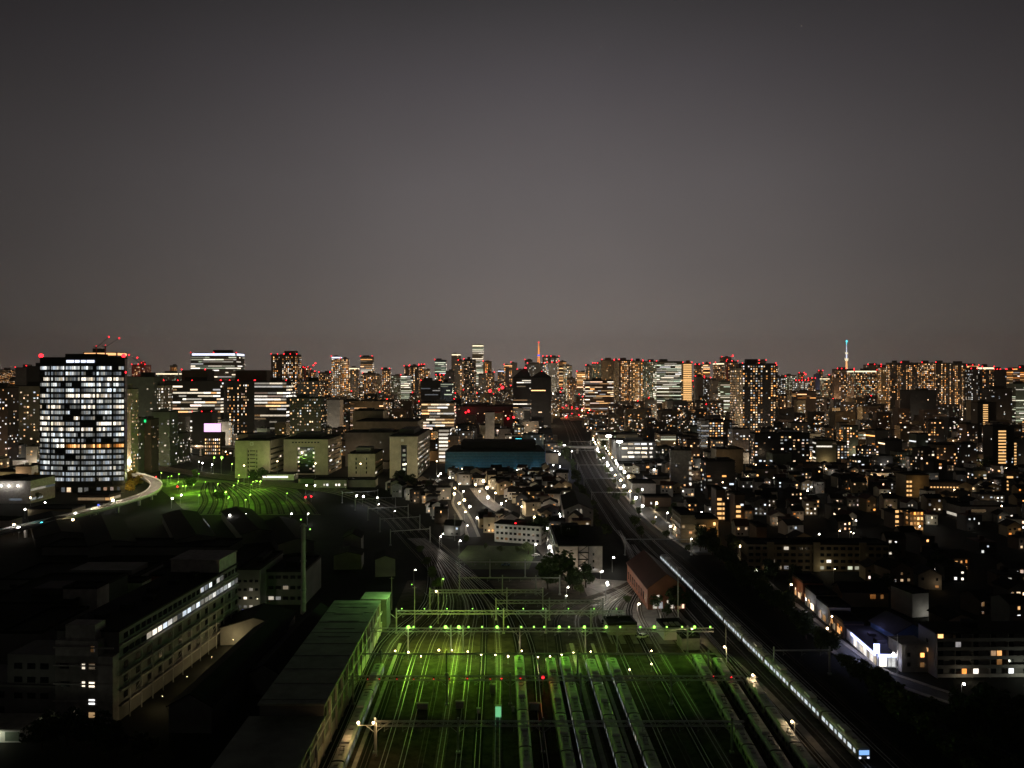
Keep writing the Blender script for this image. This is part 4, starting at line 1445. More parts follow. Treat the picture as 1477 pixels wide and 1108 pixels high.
# ---------------------------------------------------------------- central wedge between the tracks
def gpbox(px0, px1, pyb, top):
    """Front wall from photo columns px0..px1 with its foot at row pyb: returns x0, x1, Y, height."""
    Y = gp(0, pyb)[1]
    return xat(px0, Y), xat(px1, Y), Y, zat(top, Y)
def front_windows(t, wd, rows, cols, z0, dz, ww, hh, ms, y=-.06, rng=None, x0=None, x1=None):
    rng = rng or random.Random(int(wd * 100))
    a = -wd / 2 if x0 is None else x0
    c = wd / 2 if x1 is None else x1
    for r_ in range(rows):
        for k in range(cols):
            window(t, a + (k + .5) * (c - a) / cols, y, z0 + r_ * dz, ww, hh, rng.choice(ms))
# white three-storey office with red lamp on its roof
t = thing('office_block', 'white three-storey office with a red roof lamp beside the lawn', 'office block', (3, 424, 0), -.34)
b = MB()
b.box(-13.5, 0, 0, 13.5, 11, 10)
b.build('wall', 'white', t)
b = MB()
b.box(-13.8, -.3, 10, 13.8, 11.3, 10.5)
b.box(-3, 3, 10.5, 5, 8, 12)
b.build('roof', 'roofdark', t)
front_windows(t, 26, 3, 10, 1.3, 3.1, 1.5, 1.3, ['glass', 'glass', 'glass', 'dimwarm'])
for z in (1.3, 4.4, 7.5):
    for y in (2.5, 5.5, 8.5):
        window(t, 13.56, y, z, 1.4, 1.3, 'glass', math.pi / 2)
bulb(t, (-1, -.3, 11), .4, 'redlamp', 'roof_lamp')
plight(t, (-1, 1, 12), (1, .1, .1), 120, .3)
plight(t, (-12, -9, 5), (1, .95, .8), 700, .3)
plight(t, (6, -9, 4), (1, .95, .8), 450, .3)
occ(-16, 415, 20, 445)
# white flat block with zig-zag fire stair (nearest large building of the wedge)
x0, x1, Y, h = gpbox(806, 869, 826, 788)
t = thing('apartment_block', 'pale four-storey block with a zigzag fire stair and square roof house', 'apartment block', ((x0 + x1) / 2, Y, 0), .02)
wd = x1 - x0
b = MB()
b.box(-wd / 2, 0, 0, wd / 2, 50, h)
b.build('wall', 'concrete', t)
b = MB()
b.box(-wd / 2 - .3, -.3, h, wd / 2 + .3, 50.3, h + .6)
b.box(-7, 22, h + .6, 1.5, 30, h + 5.5)
b.box(-9.6, 33, h + .6, -3, 39, h + 2.2)
b.build('roof', 'roofdark', t)
window(t, -4.3, 21.9, h + 3.4, .7, 1, 'glass')
window(t, -3.1, 21.9, h + 3.4, .7, 1, 'glass')
b = MB()
for k in range(4):
    z = k * 3.2
    b.box(-1.2, -1.5, z + 3.0, 3.6, -.05, z + 3.15)
    s = 1 if k % 2 else -1
    b.tube((1.2 - s * 2.2, -.8, z), (1.2 + s * 2.2, -.8, z + 3.1), .16, None, 4)
b.box(-1.3, -1.6, 0, -1.15, -.05, h)
b.box(3.55, -1.6, 0, 3.7, -.05, h)
b.build('fire_stair', 'dark', t)
for z in (1.5, 4.7, 7.9):
    window(t, -6.5, -.06, z, 1, 1, 'glass')
    window(t, 6, -.06, z, .8, 1.2, 'glass')
window(t, -.2, -.08, .6, 1.2, 2.2, 'office')
window(t, 7, -.08, .8, 2.6, 1, 'office')
for fl in range(4):
    b = MB()
    b.box(-wd / 2 - 1.4, 2, 2.2 + fl * 3.2, -wd / 2, 48, 3.3 + fl * 3.2)
    b.build('balcony', 'white', t)
occ(x0 - 3, Y - 3, x1 + 2, Y + 52)
# tall pale hall with hipped dark roof
x0, x1, Y, h = gpbox(816, 858, 759, 735)
t = gable('hall', 'pale tall hall with a dark pitched roof and two lit gable windows', 'hall', (x0 + x1) / 2 - 1, Y, x1 - x0, 58, h, h + 3.6, -.03, 'concrete', 'roofdark')
window(t, -1.2, -.06, h - 2.4, 1.3, 2.6, 'office')
window(t, 1.4, -.06, h - 2.4, 1.3, 2.6, 'office')
for x in (-6.5, -4.5, 5.2, 7.2):
    window(t, x, -.06, h - 2.6 if abs(x) > 6 else 1.5, .9, 1.4, 'glass')
for k in range(3):
    bulb(t, (-(x1 - x0) / 2 - 2, 2 + k * 9, 4), .35, 'whitelamp', 'wall_lamp')
    plight(t, (-(x1 - x0) / 2 - 2.6, 1 + k * 9, 4.4), (1, .95, .85), 420, .3)
occ(x0 - 3, Y - 3, x1 + 2, Y + 62)
# red brick hall with hipped roof and lit doors
t = gable('brick_hall', 'red-brick hall with a dark red roof and bright lit entrance windows', 'hall', 60.5, 301, 15, 42, 8.5, 14, .04, 'brick', 'roofred')
for x, ww, hh, m in ((-4.6, 1.6, 2.6, 'office'), (-2.4, 1.6, 2.6, 'office'), (1.6, 3, 3.2, 'office'), (5, 1.2, 1.6, 'warm'), (6.4, .9, 1.6, 'warm')):
    window(t, x, -.06, .6, ww, hh, m)
window(t, -3.4, -.06, 4.9, 1.2, .9, 'office')
for k in range(9):
    window(t, -7.56, 3 + k * 4.4, 2.2, 1.5, 3.2, 'dimwarm' if k < 1 else 'glass', -math.pi / 2)
plight(t, (-3.5, -3, 3), (1, .9, .7), 70, .3)
for yy in (6, 20, 34):
    plight(t, (-11, yy, 3.5), (1, .85, .65), 220, .3)
occ(48, 290, 72, 348)
# small white station sheds beside the forecourt
for x, y, wd, dp, h, lb in ((56.5, 266, 8, 9, 4, 'small white flat-roofed pavilion beside the forecourt lamp'), (59.6, 256, 6, 6, 4, 'small pale cube hut beside the yard fence'), (39, 271, 10, 8, 3.6, 'low tan canopy building beside the yard throat')):
    t, _ = building('pavilion', lb, 'pavilion', x, y, wd, dp, h, 0.1, wall='paintwhite' if 'white' in lb else 'concrete', lit_p=0, penthouse=False)
    if 'white' in lb:
        for k in range(3):
            b = MB()
            b.box(-2.6 + k * 2, 2, h + .15, -1.2 + k * 2, 6, h + .5)
            b.build('skylight', 'concrete', t)
# parked car with white bonnet on the forecourt
def car(label, x, y, rz, paint, group=None):
    t = thing('parked_car', label, 'car', (x, y, .15), rz, group)
    b = MB()
    sec = [(-2.1, .35), (-2.15, .75), (-1.3, .9), (-.7, 1.42), (.9, 1.45), (1.6, .95), (2.1, .85), (2.15, .35)]
    for s in (-1, 1):
        b.face([(x_, s * .85, z_) for x_, z_ in sec][::(1 if s < 0 else -1)])
    for (a, c) in zip(sec, sec[1:]):
        b.face([(a[0], -.85, a[1]), (a[0], .85, a[1]), (c[0], .85, c[1]), (c[0], -.85, c[1])])
    b.build('body', paint, t)
    b = MB()
    b.face([(-1.25, -.7, .95), (-1.25, .7, .95), (-.75, .65, 1.38), (-.75, -.65, 1.38)])
    b.face([(.95, -.65, 1.4), (.95, .65, 1.4), (1.55, .7, 1.0), (1.55, -.7, 1.0)])
    for s in (-1, 1):
        b.face([(-1.1, s * .87, .95), (1.4, s * .87, .98), (.9, s * .87, 1.36), (-.7, s * .87, 1.34)])
    b.build('windscreen', 'glass', t)
    for x_ in (-1.35, 1.35):
        for s in (-1, 1):
            w_ = MB()
            w_.tube((x_, s * .75, .33), (x_, s * .92, .33), .33, None, 10)
            w_.build('wheel', 'black', t)
    return t
car('white car parked beside the bright lamp on the forecourt', 45.5, 268, .6, 'paintwhite')
car('dark car parked on the forecourt under the trees', 34, 284, 1.4, 'black')
car('pale car parked beside the lawn', 12, 392, .2, 'concrete')
car('blue-grey car parked at the end of the lawn beside the lane', -3, 372, 0, 'bluewall')
# ---------------------------------------------------------------- buildings right of the main line
t, _ = bpx('office_block', 'white-lit grey office with four rows of bright windows beside the floodlights', 'office block', 889, 945, 636, 830, 40, wall='grey', lit_p=0, glow=1.2)
for r_ in range(4):
    for k in range(5):
        if not (r_ == 1 and k == 0):
            window(t, -12 + k * 7.2 - (.8 if r_ % 2 else 0), -.06, 6 + r_ * 4.6, 6.0 if k != 4 else 3, 2.0, 'office')
bpx('office_block', 'long low grey block with two dark window strips beside the street', 'office block', 893, 932, 668, 760, 20, wall='concrete', style='stripe', lit_p=.03, pal=('dimwarm',), penthouse=False)
t, _ = bpx('shop', 'small block with two orange-lit floors below the white-lit grey office', 'shop', 929, 946, 666, 765, 14, wall='brown', style='stripe', lit_p=.95, pal=('warm', 'amber'), fh=4, penthouse=False)
bpx('office_block', 'pale yellow lit terrace behind the white-lit grey office', 'office block', 866, 920, 626, 1000, 40, wall='beige', style='stripe', lit_p=.7, pal=('greenlit', 'dimwarm'), pitch=2, penthouse=False)
bpx('office_block', 'cream lit office wing right of the white-lit grey office', 'office block', 953, 975, 626, 960, 40, wall='beige', style='stripe', lit_p=.75, pal=('greenlit', 'dimwarm'), pitch=2, glow=1.2)
bpx('office_block', 'brown block with a lit left corner column behind the floodlights', 'office block', 880, 890, 626, 880, 20, wall='tan', style='columns', lit_p=.5, pal=('warm', 'greenlit'), glow=1.2)
t, _ = building('apartment_block', 'tall grey block with a blank end wall and lit corner stairs', 'apartment block', xat(982, 640), 640, 17, 26, zat(650, 640), -.18, wall='concrete', style='dots', lit_p=.05, pal=('warm',))
for k in range(5):
    window(t, 7.7, -.1, 2.5 + k * 4.4, 1.9, 2.2, 'office')
occ(115, 630, 160, 680)
bpx('workshop', 'pale curved-roof workshop beside the street below the long grey block', 'workshop', 912, 946, 696, 610, 24, wall='concrete', style='dots', lit_p=.02, pal=('office',), penthouse=False)
bpx('workshop', 'white-walled hall with a dark roof behind the curved-roof workshop', 'workshop', 935, 972, 690, 660, 26, wall='concrete', lit_p=0, penthouse=False)
bpx('shop', 'low dark shop with two bright windows beside the street', 'shop', 930, 968, 716, 545, 14, wall='brown', style='dots', lit_p=.2, pal=('warm', 'office'), penthouse=False)
def stairlit(t, x0, x1, h, y=-.1, n=4, m='stairamber', fh=3.0, z0=1.2):
    for k in range(n):
        b = MB()
        b.face([(x0, y, z0 + k * fh), (x1, y, z0 + k * fh), (x1, y, z0 + k * fh + 1.5), (x0, y, z0 + k * fh + 1.5)])
        b.build('lit_landing', m, t)
t, _ = bpx('apartment_block', 'pale balcony block with a tan end wall at the corner of the street', 'apartment block', 982, 1002, 741, 425, 24, wall='tan', style='dots', lit_p=.1, pal=('warm',), relief=.6, penthouse=False)
t, _ = bpx('apartment_block', 'amber-lit block whose stair side glows orange beside the street corner', 'apartment block', 1000, 1036, 747, 432, 18, wall='tan', lit_p=.2, pal=('amber',), penthouse=False)
for k in range(3):
    plight(t, (5, -2.2, 2.5 + k * 3.4), (1, .55, .18), 170, .3)
stairlit(t, -3.5, -.2, 10, n=3)
for x0, x1, top, Y, n, lb in ((1033, 1046, 705, 490, 5, 'slim block with two amber-lit stair columns'), (1060, 1074, 712, 480, 4, 'slim block with a broad amber-lit slanting stair'), (1091, 1106, 758, 395, 3, 'low block with a bright amber-lit doorway')):
    t, _ = bpx('apartment_block', lb + ' in the dark quarter right of the street', 'apartment block', x0, x1, top, Y, 12, wall='brown', lit_p=.05, pal=('cool',), penthouse=False)
    wd = xat(x1, Y) - xat(x0, Y)
    stairlit(t, -wd * .38, wd * .1, 10, n=n)
    if n == 5:
        stairlit(t, wd * .2, wd * .42, 10, n=4)
    plight(t, (0, -2.4, 4), (1, .5, .15), 160, .3)
bpx('apartment_block', 'dark slab with many warm lit windows in the middle of the photo right half', 'apartment block', 1088, 1168, 625, 800, 18, wall='black', style='dots', fh=3.1, pitch=4.3, lit_p=.36, pal=('warm', 'cool', 'warm'), mode='single', glow=1.2)
bpx('apartment_block', 'dark tan slab with a blank front left of the warm-windowed dark slab', 'apartment block', 1033, 1072, 647, 740, 20, wall='tan', lit_p=0, glow=1.2)
bpx('apartment_block', 'dark balcony slab with orange and white windows below the blank tan slab', 'apartment block', 1018, 1060, 664, 600, 16, wall='dark', style='dots', fh=3.1, pitch=5, lit_p=.32, pal=('amber', 'cool', 'warm'), mode='single', relief=.5, glow=1.2)
bpx('apartment_tower', 'tall dark apartment tower full of white and amber windows right of centre', 'apartment tower', 1071, 1119, 524, 1050, 30, wall='dark', style='columns', fh=3.3, pitch=3.4, lit_p=.42, pal=('warm', 'warm', 'cool', 'amber'), lamps=3, glow=1.2)
t, _ = bpx('apartment_tower', 'pale laddered stair edge tower joined to the tall dark apartment tower', 'apartment tower', 1060, 1071, 530, 1046, 24, wall='beige', style='columns', fh=3.3, pitch=1.6, lit_p=.55, pal=('dimwarm', 'warm'), glow=1.2)
bpx('apartment_block', 'dark block with warm windows and white laddered balconies in front of the tall tower', 'apartment block', 1023, 1056, 606, 980, 22, wall='dark', style='columns', fh=3.2, pitch=3.4, lit_p=.55, pal=('warm', 'amber', 'cool'), mode='single', glow=1.2)
t, _ = bpx('apartment_block', 'pale ladder of white balconies at the left end of a dark warm-windowed block', 'apartment block', 1011, 1022.5, 606, 978, 20, wall='white', style='stripe', fh=3.2, lit_p=.9, pal=('dimcool',), relief=.4, glow=1.2)
bpx('apartment_block', 'white block with a bright lit end stair at the right of the middle distance', 'office block', 1215, 1254, 622, 1020, 30, wall='beige', style='stripe', lit_p=.55, pal=('greenlit', 'office'), pitch=2.4, fh=4.4, glow=1.2)
t, _ = bpx('parking_garage', 'grey garage whose end ramp is lit brilliant white', 'parking garage', 1254, 1268, 624, 1010, 20, wall='concrete', lit_p=0, penthouse=False)
for k in range(5):
    window(t, 4.5, -.2, 2 + k * 4, 2.6, 2.2, 'office')
    plight(t, (5, -5, 3 + k * 4), (1, .97, .88), 900, .5)
t, _ = bpx('shop', 'red-lit shop front with a pale upper storey below the white garage', 'shop', 1270, 1292, 634, 1000, 18, wall='white', style='dots', lit_p=.3, pal=('dimwarm',), penthouse=False)
b = MB()
b.box(-9, -.6, 2, 9, -.2, 8)
b.build('sign_panel', 'redsoft', t)
plight(t, (0, -6, 5), (1, .25, .08), 2500, .5)
t, _ = building('school', 'long pale school-like building with a row of small windows above red lights', 'school', xat(1368, 960), 960, 64, 16, zat(640, 960), -.14, wall='white', style='dots', lit_p=.35, pal=('dimwarm',), fh=4, pitch=3, penthouse=False)
for k in range(4):
    plight(t, (-28 + k * 14, -6, 4), (1, .6, .35), 900, .5)
occ(500, 950, 590, 985)
for px0, px1, top, Y, lb in ((1440, 1451, 614, 760, 'dark tower with a bright amber slanted stair column near the right edge'), (1418, 1425, 580, 1080, 'slim tower with a thin amber stair column at the right'), (1459, 1466, 632, 800, 'dark tower with a dotted amber stair column at the right edge')):
    wd = xat(px1 + 12, Y) - xat(px0 - 8, Y)
    t, _ = bpx('apartment_tower', lb, 'apartment tower', px0 - 8, px1 + 12, top, Y, 16, wall='dark', lit_p=.04, pal=('cool',))
    h = zat(top, Y)
    xa = -wd / 2 + wd * 8 / (px1 - px0 + 20)
    stairlit(t, xa, xa + xat(px1, Y) - xat(px0, Y), h, n=int((h - 3) / 3.1), fh=3.1)
t, _ = bpx('apartment_block', 'four-storey block with sixteen glowing amber balconies', 'apartment block', 1312, 1332, 738, 455, 14, wall='tan', lit_p=0, penthouse=False)
for r_ in range(4):
    for k in range(4):
        window(t, -3.1 + k * 2.05, -.12, 1.2 + r_ * 3.0, 1.25, 1.6, 'amber')
    plight(t, (0, -2, 2.2 + r_ * 3), (1, .55, .2), 80, .3)
for k in range(4):
    for y in (3, 10):
        window(t, -4.15, y, 1.3 + k * 3, 2.2, 1.5, 'amber', -math.pi / 2)
t, _ = bpx('apartment_block', 'dark wing of the amber balcony block with two stepped stair lights', 'apartment block', 1291, 1311, 740, 462, 14, wall='brown', lit_p=0, penthouse=False)
stairlit(t, -4, -2, 12, n=4)
stairlit(t, 1.4, 3.4, 12, n=4)
t, _ = bpx('apartment_block', 'blank tan end wall glowing beside a two-column amber stair', 'apartment block', 1307, 1340, 684, 588, 16, wall='tan', lit_p=0, penthouse=False)
stairlit(t, -8.4, -6.9, 12, n=4, fh=3.4)
stairlit(t, -6.2, -4.4, 12, n=4, fh=3.4)
for z in (4, 9, 14):
    plight(t, (0, -5, z), (1, .6, .22), 170, .4)
t, _ = building('apartment_block', 'long dark balcony slab with a string of amber lights along its top gallery', 'apartment block', xat(1362, 596), 596, 26, 12, zat(696, 596), -.1, wall='brown', lit_p=.03, pal=('cool',), penthouse=False)
for k in range(11):
    window(t, -12 + k * 2.4, -.1, zat(702, 596) - 1, 1.3, 1.0, 'stairamber')
bpx('school', 'long grey school block with dim white window rows near the right edge', 'school', 1386, 1466, 729, 490, 16, wall='concrete', style='stripe', lit_p=.08, pal=('dimwarm', 'office'), fh=3.6, glow=1.2)
t, _ = bpx('shop', 'brown block with three amber-lit slanted stairs near the right edge', 'apartment block', 1444, 1464, 692, 620, 14, wall='brown', lit_p=0.04, pal=('warm',), penthouse=False)
stairlit(t, -1, 4, 10, n=4, fh=3.2)
# long tan apartments behind the blue shop
t, _ = building('apartment_block', 'very long tan four-storey apartment row with yellow-lit ground-floor windows', 'apartment block', xat(1180, 362), 362, xat(1282, 362) - xat(1080, 362), 12, zat(786, 362), -.03, wall='tan', lit_p=0, relief=.35, fh=3.0)
wd = xat(1282, 362) - xat(1080, 362)
for r_ in range(4):
    for k in range(20):
        x = -wd / 2 + (k + .5) * wd / 20
        m = 'glass'
        if r_ == 0 and k in (10, 14, 15, 16, 17):
            m = 'greenlit'
        elif (r_, k) in ((1, 11), (2, 16), (3, 5), (1, 3)):
            m = 'office'
        elif r_ == 0 and k in (2, 4, 5):
            m = 'dimwarm'
        window(t, x, -.1, .9 + r_ * 3, 2.1, 1.5, m)
for k in range(3):
    b = MB()
    x = -wd / 2 + (k * 6.5 + 3.2) * wd / 20
    b.box(x - 1.6, -1.2, 0, x + 1.6, -.4, zat(782, 362))
    b.build('stair_bay', 'tan', t)
plight(t, (2, -4, 3), (1, .9, .6), 200, .3)
occ(xat(1075, 362), 355, xat(1290, 362), 378)
# dark balcony apartments, bottom right
t = thing('apartment_block', 'dark five-storey balcony apartment block at the bottom right', 'apartment block', (128, 233, 0), .02)
b = MB()
b.box(0, 0, 0, 44, 9, 13.4)
b.build('wall', 'grey', t)
b = MB()
b.box(-.3, -1.3, 13.4, 44.3, 9.3, 13.9)
b.box(12, 3, 13.9, 15, 7, 15.5)
b.build('roof', 'roofdark', t)
for k in range(5):
    b = MB()
    b.box(.2, -1.2, .3 + k * 2.7, 44, -.02, .45 + k * 2.7)
    b.box(.2, -1.2, .45 + k * 2.7, 44, -1.1, 1.35 + k * 2.7)
    b.build('balcony', 'concrete' if k < 1 else 'grey', t)
for k in range(9):
    b = MB()
    b.box(.1 + k * 5.4, -1.15, 0, .3 + k * 5.4, 0, 13.3)
    b.build('partition', 'grey', t)
    for r_ in range(5):
        m = {(2, 0): 'office', (4, 0): 'cool', (1, 3): 'dimwarm', (0, 4): 'warm', (3, 2): 'dimwarm', (5, 1): 'dimwarm', (7, 3): 'dimcool'}.get((k, r_), 'glass')
        window(t, 1.6 + k * 5.4, -.04, .9 + r_ * 2.7, 1.9, 1.6, m)
        if (k, r_) in ((1, 0), (3, 2), (3, 1)):
            window(t, 3.6 + k * 5.4, -.04, .9 + r_ * 2.7, 1.4, 1.6, 'amber')
plight(t, (26, -5, 3), (.95, 1, .8), 330, .3)
plight(t, (8, -4, 2), (1, .85, .6), 120, .3)
for z in (6.4, 9.2):
    window(t, -.06, 4, z, .9, 1.2, 'glass' if z > 7 else 'amber', -math.pi / 2)
b = MB()
b.box(-8, 4, 0, -.02, 12, 8.2)
b.box(-8.2, 3.8, 8.2, .2, 12.2, 8.6)
b.build('low_wing', 'concrete', t)
for z in (1.6, 4.6):
    window(t, -1.6, 3.94, z, 1.2, 1.3, 'amber')
    window(t, -5.8, 3.94, z + .2, .9, 1.2, 'glass')
occ(116, 228, 180, 250)
# blue-lit corner shop
t = thing('shop', 'single-storey corner shop flooded with blue-white light beside the lane', 'shop', (114.5, 241, 0), -.06)
b = MB()
b.box(0, 0, 0, 9, 26, 4.4)
b.build('wall', 'paintwhite', t)
b = MB()
b.box(-.7, -.7, 4.4, 9.3, 26.3, 4.8)
b.box(3, 8, 4.8, 6, 11, 5.9)
b.box(3.4, 15, 4.8, 5.6, 17, 5.6)
b.build('roof', 'roofgrey', t)
b = MB()
b.box(-.85, 0, 3.5, -.71, 20, 4.4)
b.box(0, -.85, 3.5, 8.5, -.71, 4.4)
b.build('fascia_sign', 'shopblue', t)
for k in range(7):
    window(t, -.05, 1.6 + k * 2.75, .3, 2.3, 2.8, 'office', -math.pi / 2)
for k in range(3):
    window(t, 1.6 + k * 2.7, -.05, .3, 2.2, 2.8, 'midcool' if k else 'office')
for k in range(5):
    plight(t, (-2.2, 1 + k * 4.6, 3.4), (.55, .6, 1)  , 260, .3)
plight(t, (4, -3.8, 3.4), (.5, .55, 1), 90, .3)
plight(t, (5, 6, 8), (.4, .4, 1), 420, .4)
plight(t, (5, 18, 8), (.4, .4, 1), 420, .4)
t2 = thing('pole_sign', 'tall blue-white lit pole sign in front of the corner shop', 'sign', (113, 238.5, 0))
b = MB()
b.tube((0, 0, 0), (0, 0, 8.5), .12, .1, 8)
b.build('pole', 'metal', t2)
b = MB()
b.box(-.9, -.15, 5.2, .9, .15, 8.2)
b.build('sign_panel', 'shopblue', t2)
t2 = thing('utility_pole', 'pale utility pole rising behind the blue corner shop', 'utility pole', (118.2, 236, 0))
b = MB()
b.tube((0, 0, 0), (0, 0, 12), .2, .13, 8)
b.build('pole', 'paintwhite', t2)
b = MB()
b.tube((-1.2, 0, 11), (1.2, 0, 11), .08, None, 5)
b.build('crossarm', 'metal', t2)
t = gable('house', 'blue-tinted gabled house with two amber windows behind the corner shop', 'house', 131, 252, 12, 14, 7, 10, .1, 'bluewall', 'roofgrey')
window(t, -2.5, -.06, 3.6, 1.2, 1.6, 'amber')
window(t, -.8, -.06, 3.6, 1.2, 1.6, 'amber')
window(t, -5, -.06, 1, .8, 1.8, 'amber')
occ(110, 236, 140, 270)
for i, (x, y, wd, dp, h, lb, wl, pl) in enumerate(((115.5, 268, 7, 12, 5, 'shop with a red-orange lit awning next to the blue corner shop', 'brown', ('amber',)), (116, 282, 8, 12, 6.5, 'pale blue-lit two-storey shop two doors from the corner shop', 'white', ('dimwarm',)),
                                            (117, 296, 8, 12, 7, 'white shop house with one lit doorway along the lane', 'white', ('warm',)), (118, 312, 8, 13, 7.5, 'reddish shop house at the far end of the lane', 'brick', ('warm', 'amber')))):
    t, _ = building('shop', lb, 'shop', x + wd / 2, y, wd, dp, h, -.03, wall=wl, style='dots', lit_p=.35, pal=pl, penthouse=False, mode='single')
    window(t, -wd / 2 - .06, 4, .4, 3, 2.2, pl[0], -math.pi / 2)
    window(t, -wd / 2 - .06, 8.5, .4, 2, 2.2, 'warm', -math.pi / 2)
    plight(t, (-wd / 2 - 2, 5, 3.2), (1, .55, .25) if i in (0, 3) else (.9, .9, 1), 110, .3)
    occ(x - 1, y, x + wd + 1, y + dp)
t = gable('house', 'tan house with a lit end window behind the lane of shops', 'house', 140, 305, 18, 10, 6, 8.5, -.05, 'tan', 'rooftile', 'x')
window(t, 3, -.06, 3.4, 2, 1.5, 'amber')
window(t, 6.5, -.06, 3.4, 1, 1.5, 'amber')
occ(128, 300, 152, 318)
t, _ = building('house', 'tall house with a brilliantly lit white end wall amid dark roofs', 'house', 155, 292, 7, 12, 9, .2, wall='white', lit_p=0, penthouse=False)
plight(t, (2, -3.5, 1.5), (1, .97, .85), 130, .3)
# road bridge over the main line
t = thing('road_bridge', 'pale road bridge crossing the main line in the middle distance', 'bridge', (xat(834, 940), 940, 0))
b = MB()
b.box(-26, -5, 6.5, 24, 5, 7.6)
b.build('deck', 'concrete', t)
b = MB()
b.box(-26, -5.3, 7.6, 24, -5.02, 9.2)
b.box(-26, 5.02, 7.6, 24, 5.3, 9.2)
b.build('railing', 'paintwhite', t)
for x in (-25, -2, 22):
    b = MB()
    b.box(x, -4, 0, x + 2, 4, 6.5)
    b.build('pier', 'concrete', t)
bulb(t, (-8, -5.6, 3.2), .5, 'whitelamp', 'lamp_head')
# floodlights
for i, (px, py) in enumerate(((878, 629), (888, 634))):
    Y = 850
    t = thing('floodlight_mast', 'floodlight mast with a dazzling white lamp cluster, ' + ('left' if i == 0 else 'right') + ' of the pair above the street', 'floodlight', (xat(px, Y), Y - i * 30, 0))
    z = zat(py, Y)
    b = MB()
    b.tube((0, 0, 0), (0, 0, z), .3, .2, 8)
    b.build('pole', 'metal', t)
    b = MB()
    b.box(-3, -.2, z - 1, 3, .2, z + 1)
    b.build('lamp_frame', 'metal', t)
    for k in range(4):
        bulb(t, (-2.2 + k * 1.5, -1, z), 1.25 if k in (1, 2) else .9, 'whitelamp')
    plight(t, (0, -4, z + .5), (1, .97, .85), 14000, 1)
# ---------------------------------------------------------------- skyline
def sky_tower(px0, px1, top, Y, wall, style, p, pal, lamps=0, crown=None, kind='apartment'):
    wl = {'dark': 'dark', 'brown': 'brown', 'grey': 'grey', 'beige': 'beige', 'black': 'black', 'greenish': 'green-grey', 'tan': 'tan', 'white': 'white', 'bluewall': 'blue-grey'}[wall]
    pn = {'amber': 'amber', 'warm': 'warm', 'office': 'white', 'cool': 'cool white', 'greenlit': 'greenish white', 'dimwarm': 'faint warm', 'dimcool': 'faint white'}[pal[0]]
    st = {'stripe': '%s lit floors', 'columns': '%s window columns', 'dots': 'scattered %s windows'}[style] % pn
    if p < .08:
        st = 'almost no lit windows'
    wdx = px1 - px0
    sz = 'slim' if wdx < 13 else ('broad' if wdx > 32 else '')
    lb = ' '.join(x for x in (sz, wl, 'skyline tower') if x) + ', ' + st + (', red roof lamps' if lamps else '') + (', lit crown' if crown else '')
    nm = 'office_tower' if kind == 'office' else 'apartment_tower'
    fh = max(3.3, Y * 2.3e-3)
    pt = max(2.8, Y * 2.0e-3)
    t, _ = bpx(nm, lb, 'tower', px0, px1, top, Y, None, wall=wall, style=style, fh=fh, pitch=pt, lit_p=min(.95, p * 1.25) if p > .08 else p, pal=pal, lamps=lamps, crown=crown, glow=4.2, group='towers on the skyline', parapet=max(1, Y * .0008))
    return t
A, W_, O_, K, G_ = ('amber', 'warm'), ('warm', 'amber'), ('office', 'warm'), ('cool', 'office'), ('greenlit', 'office')
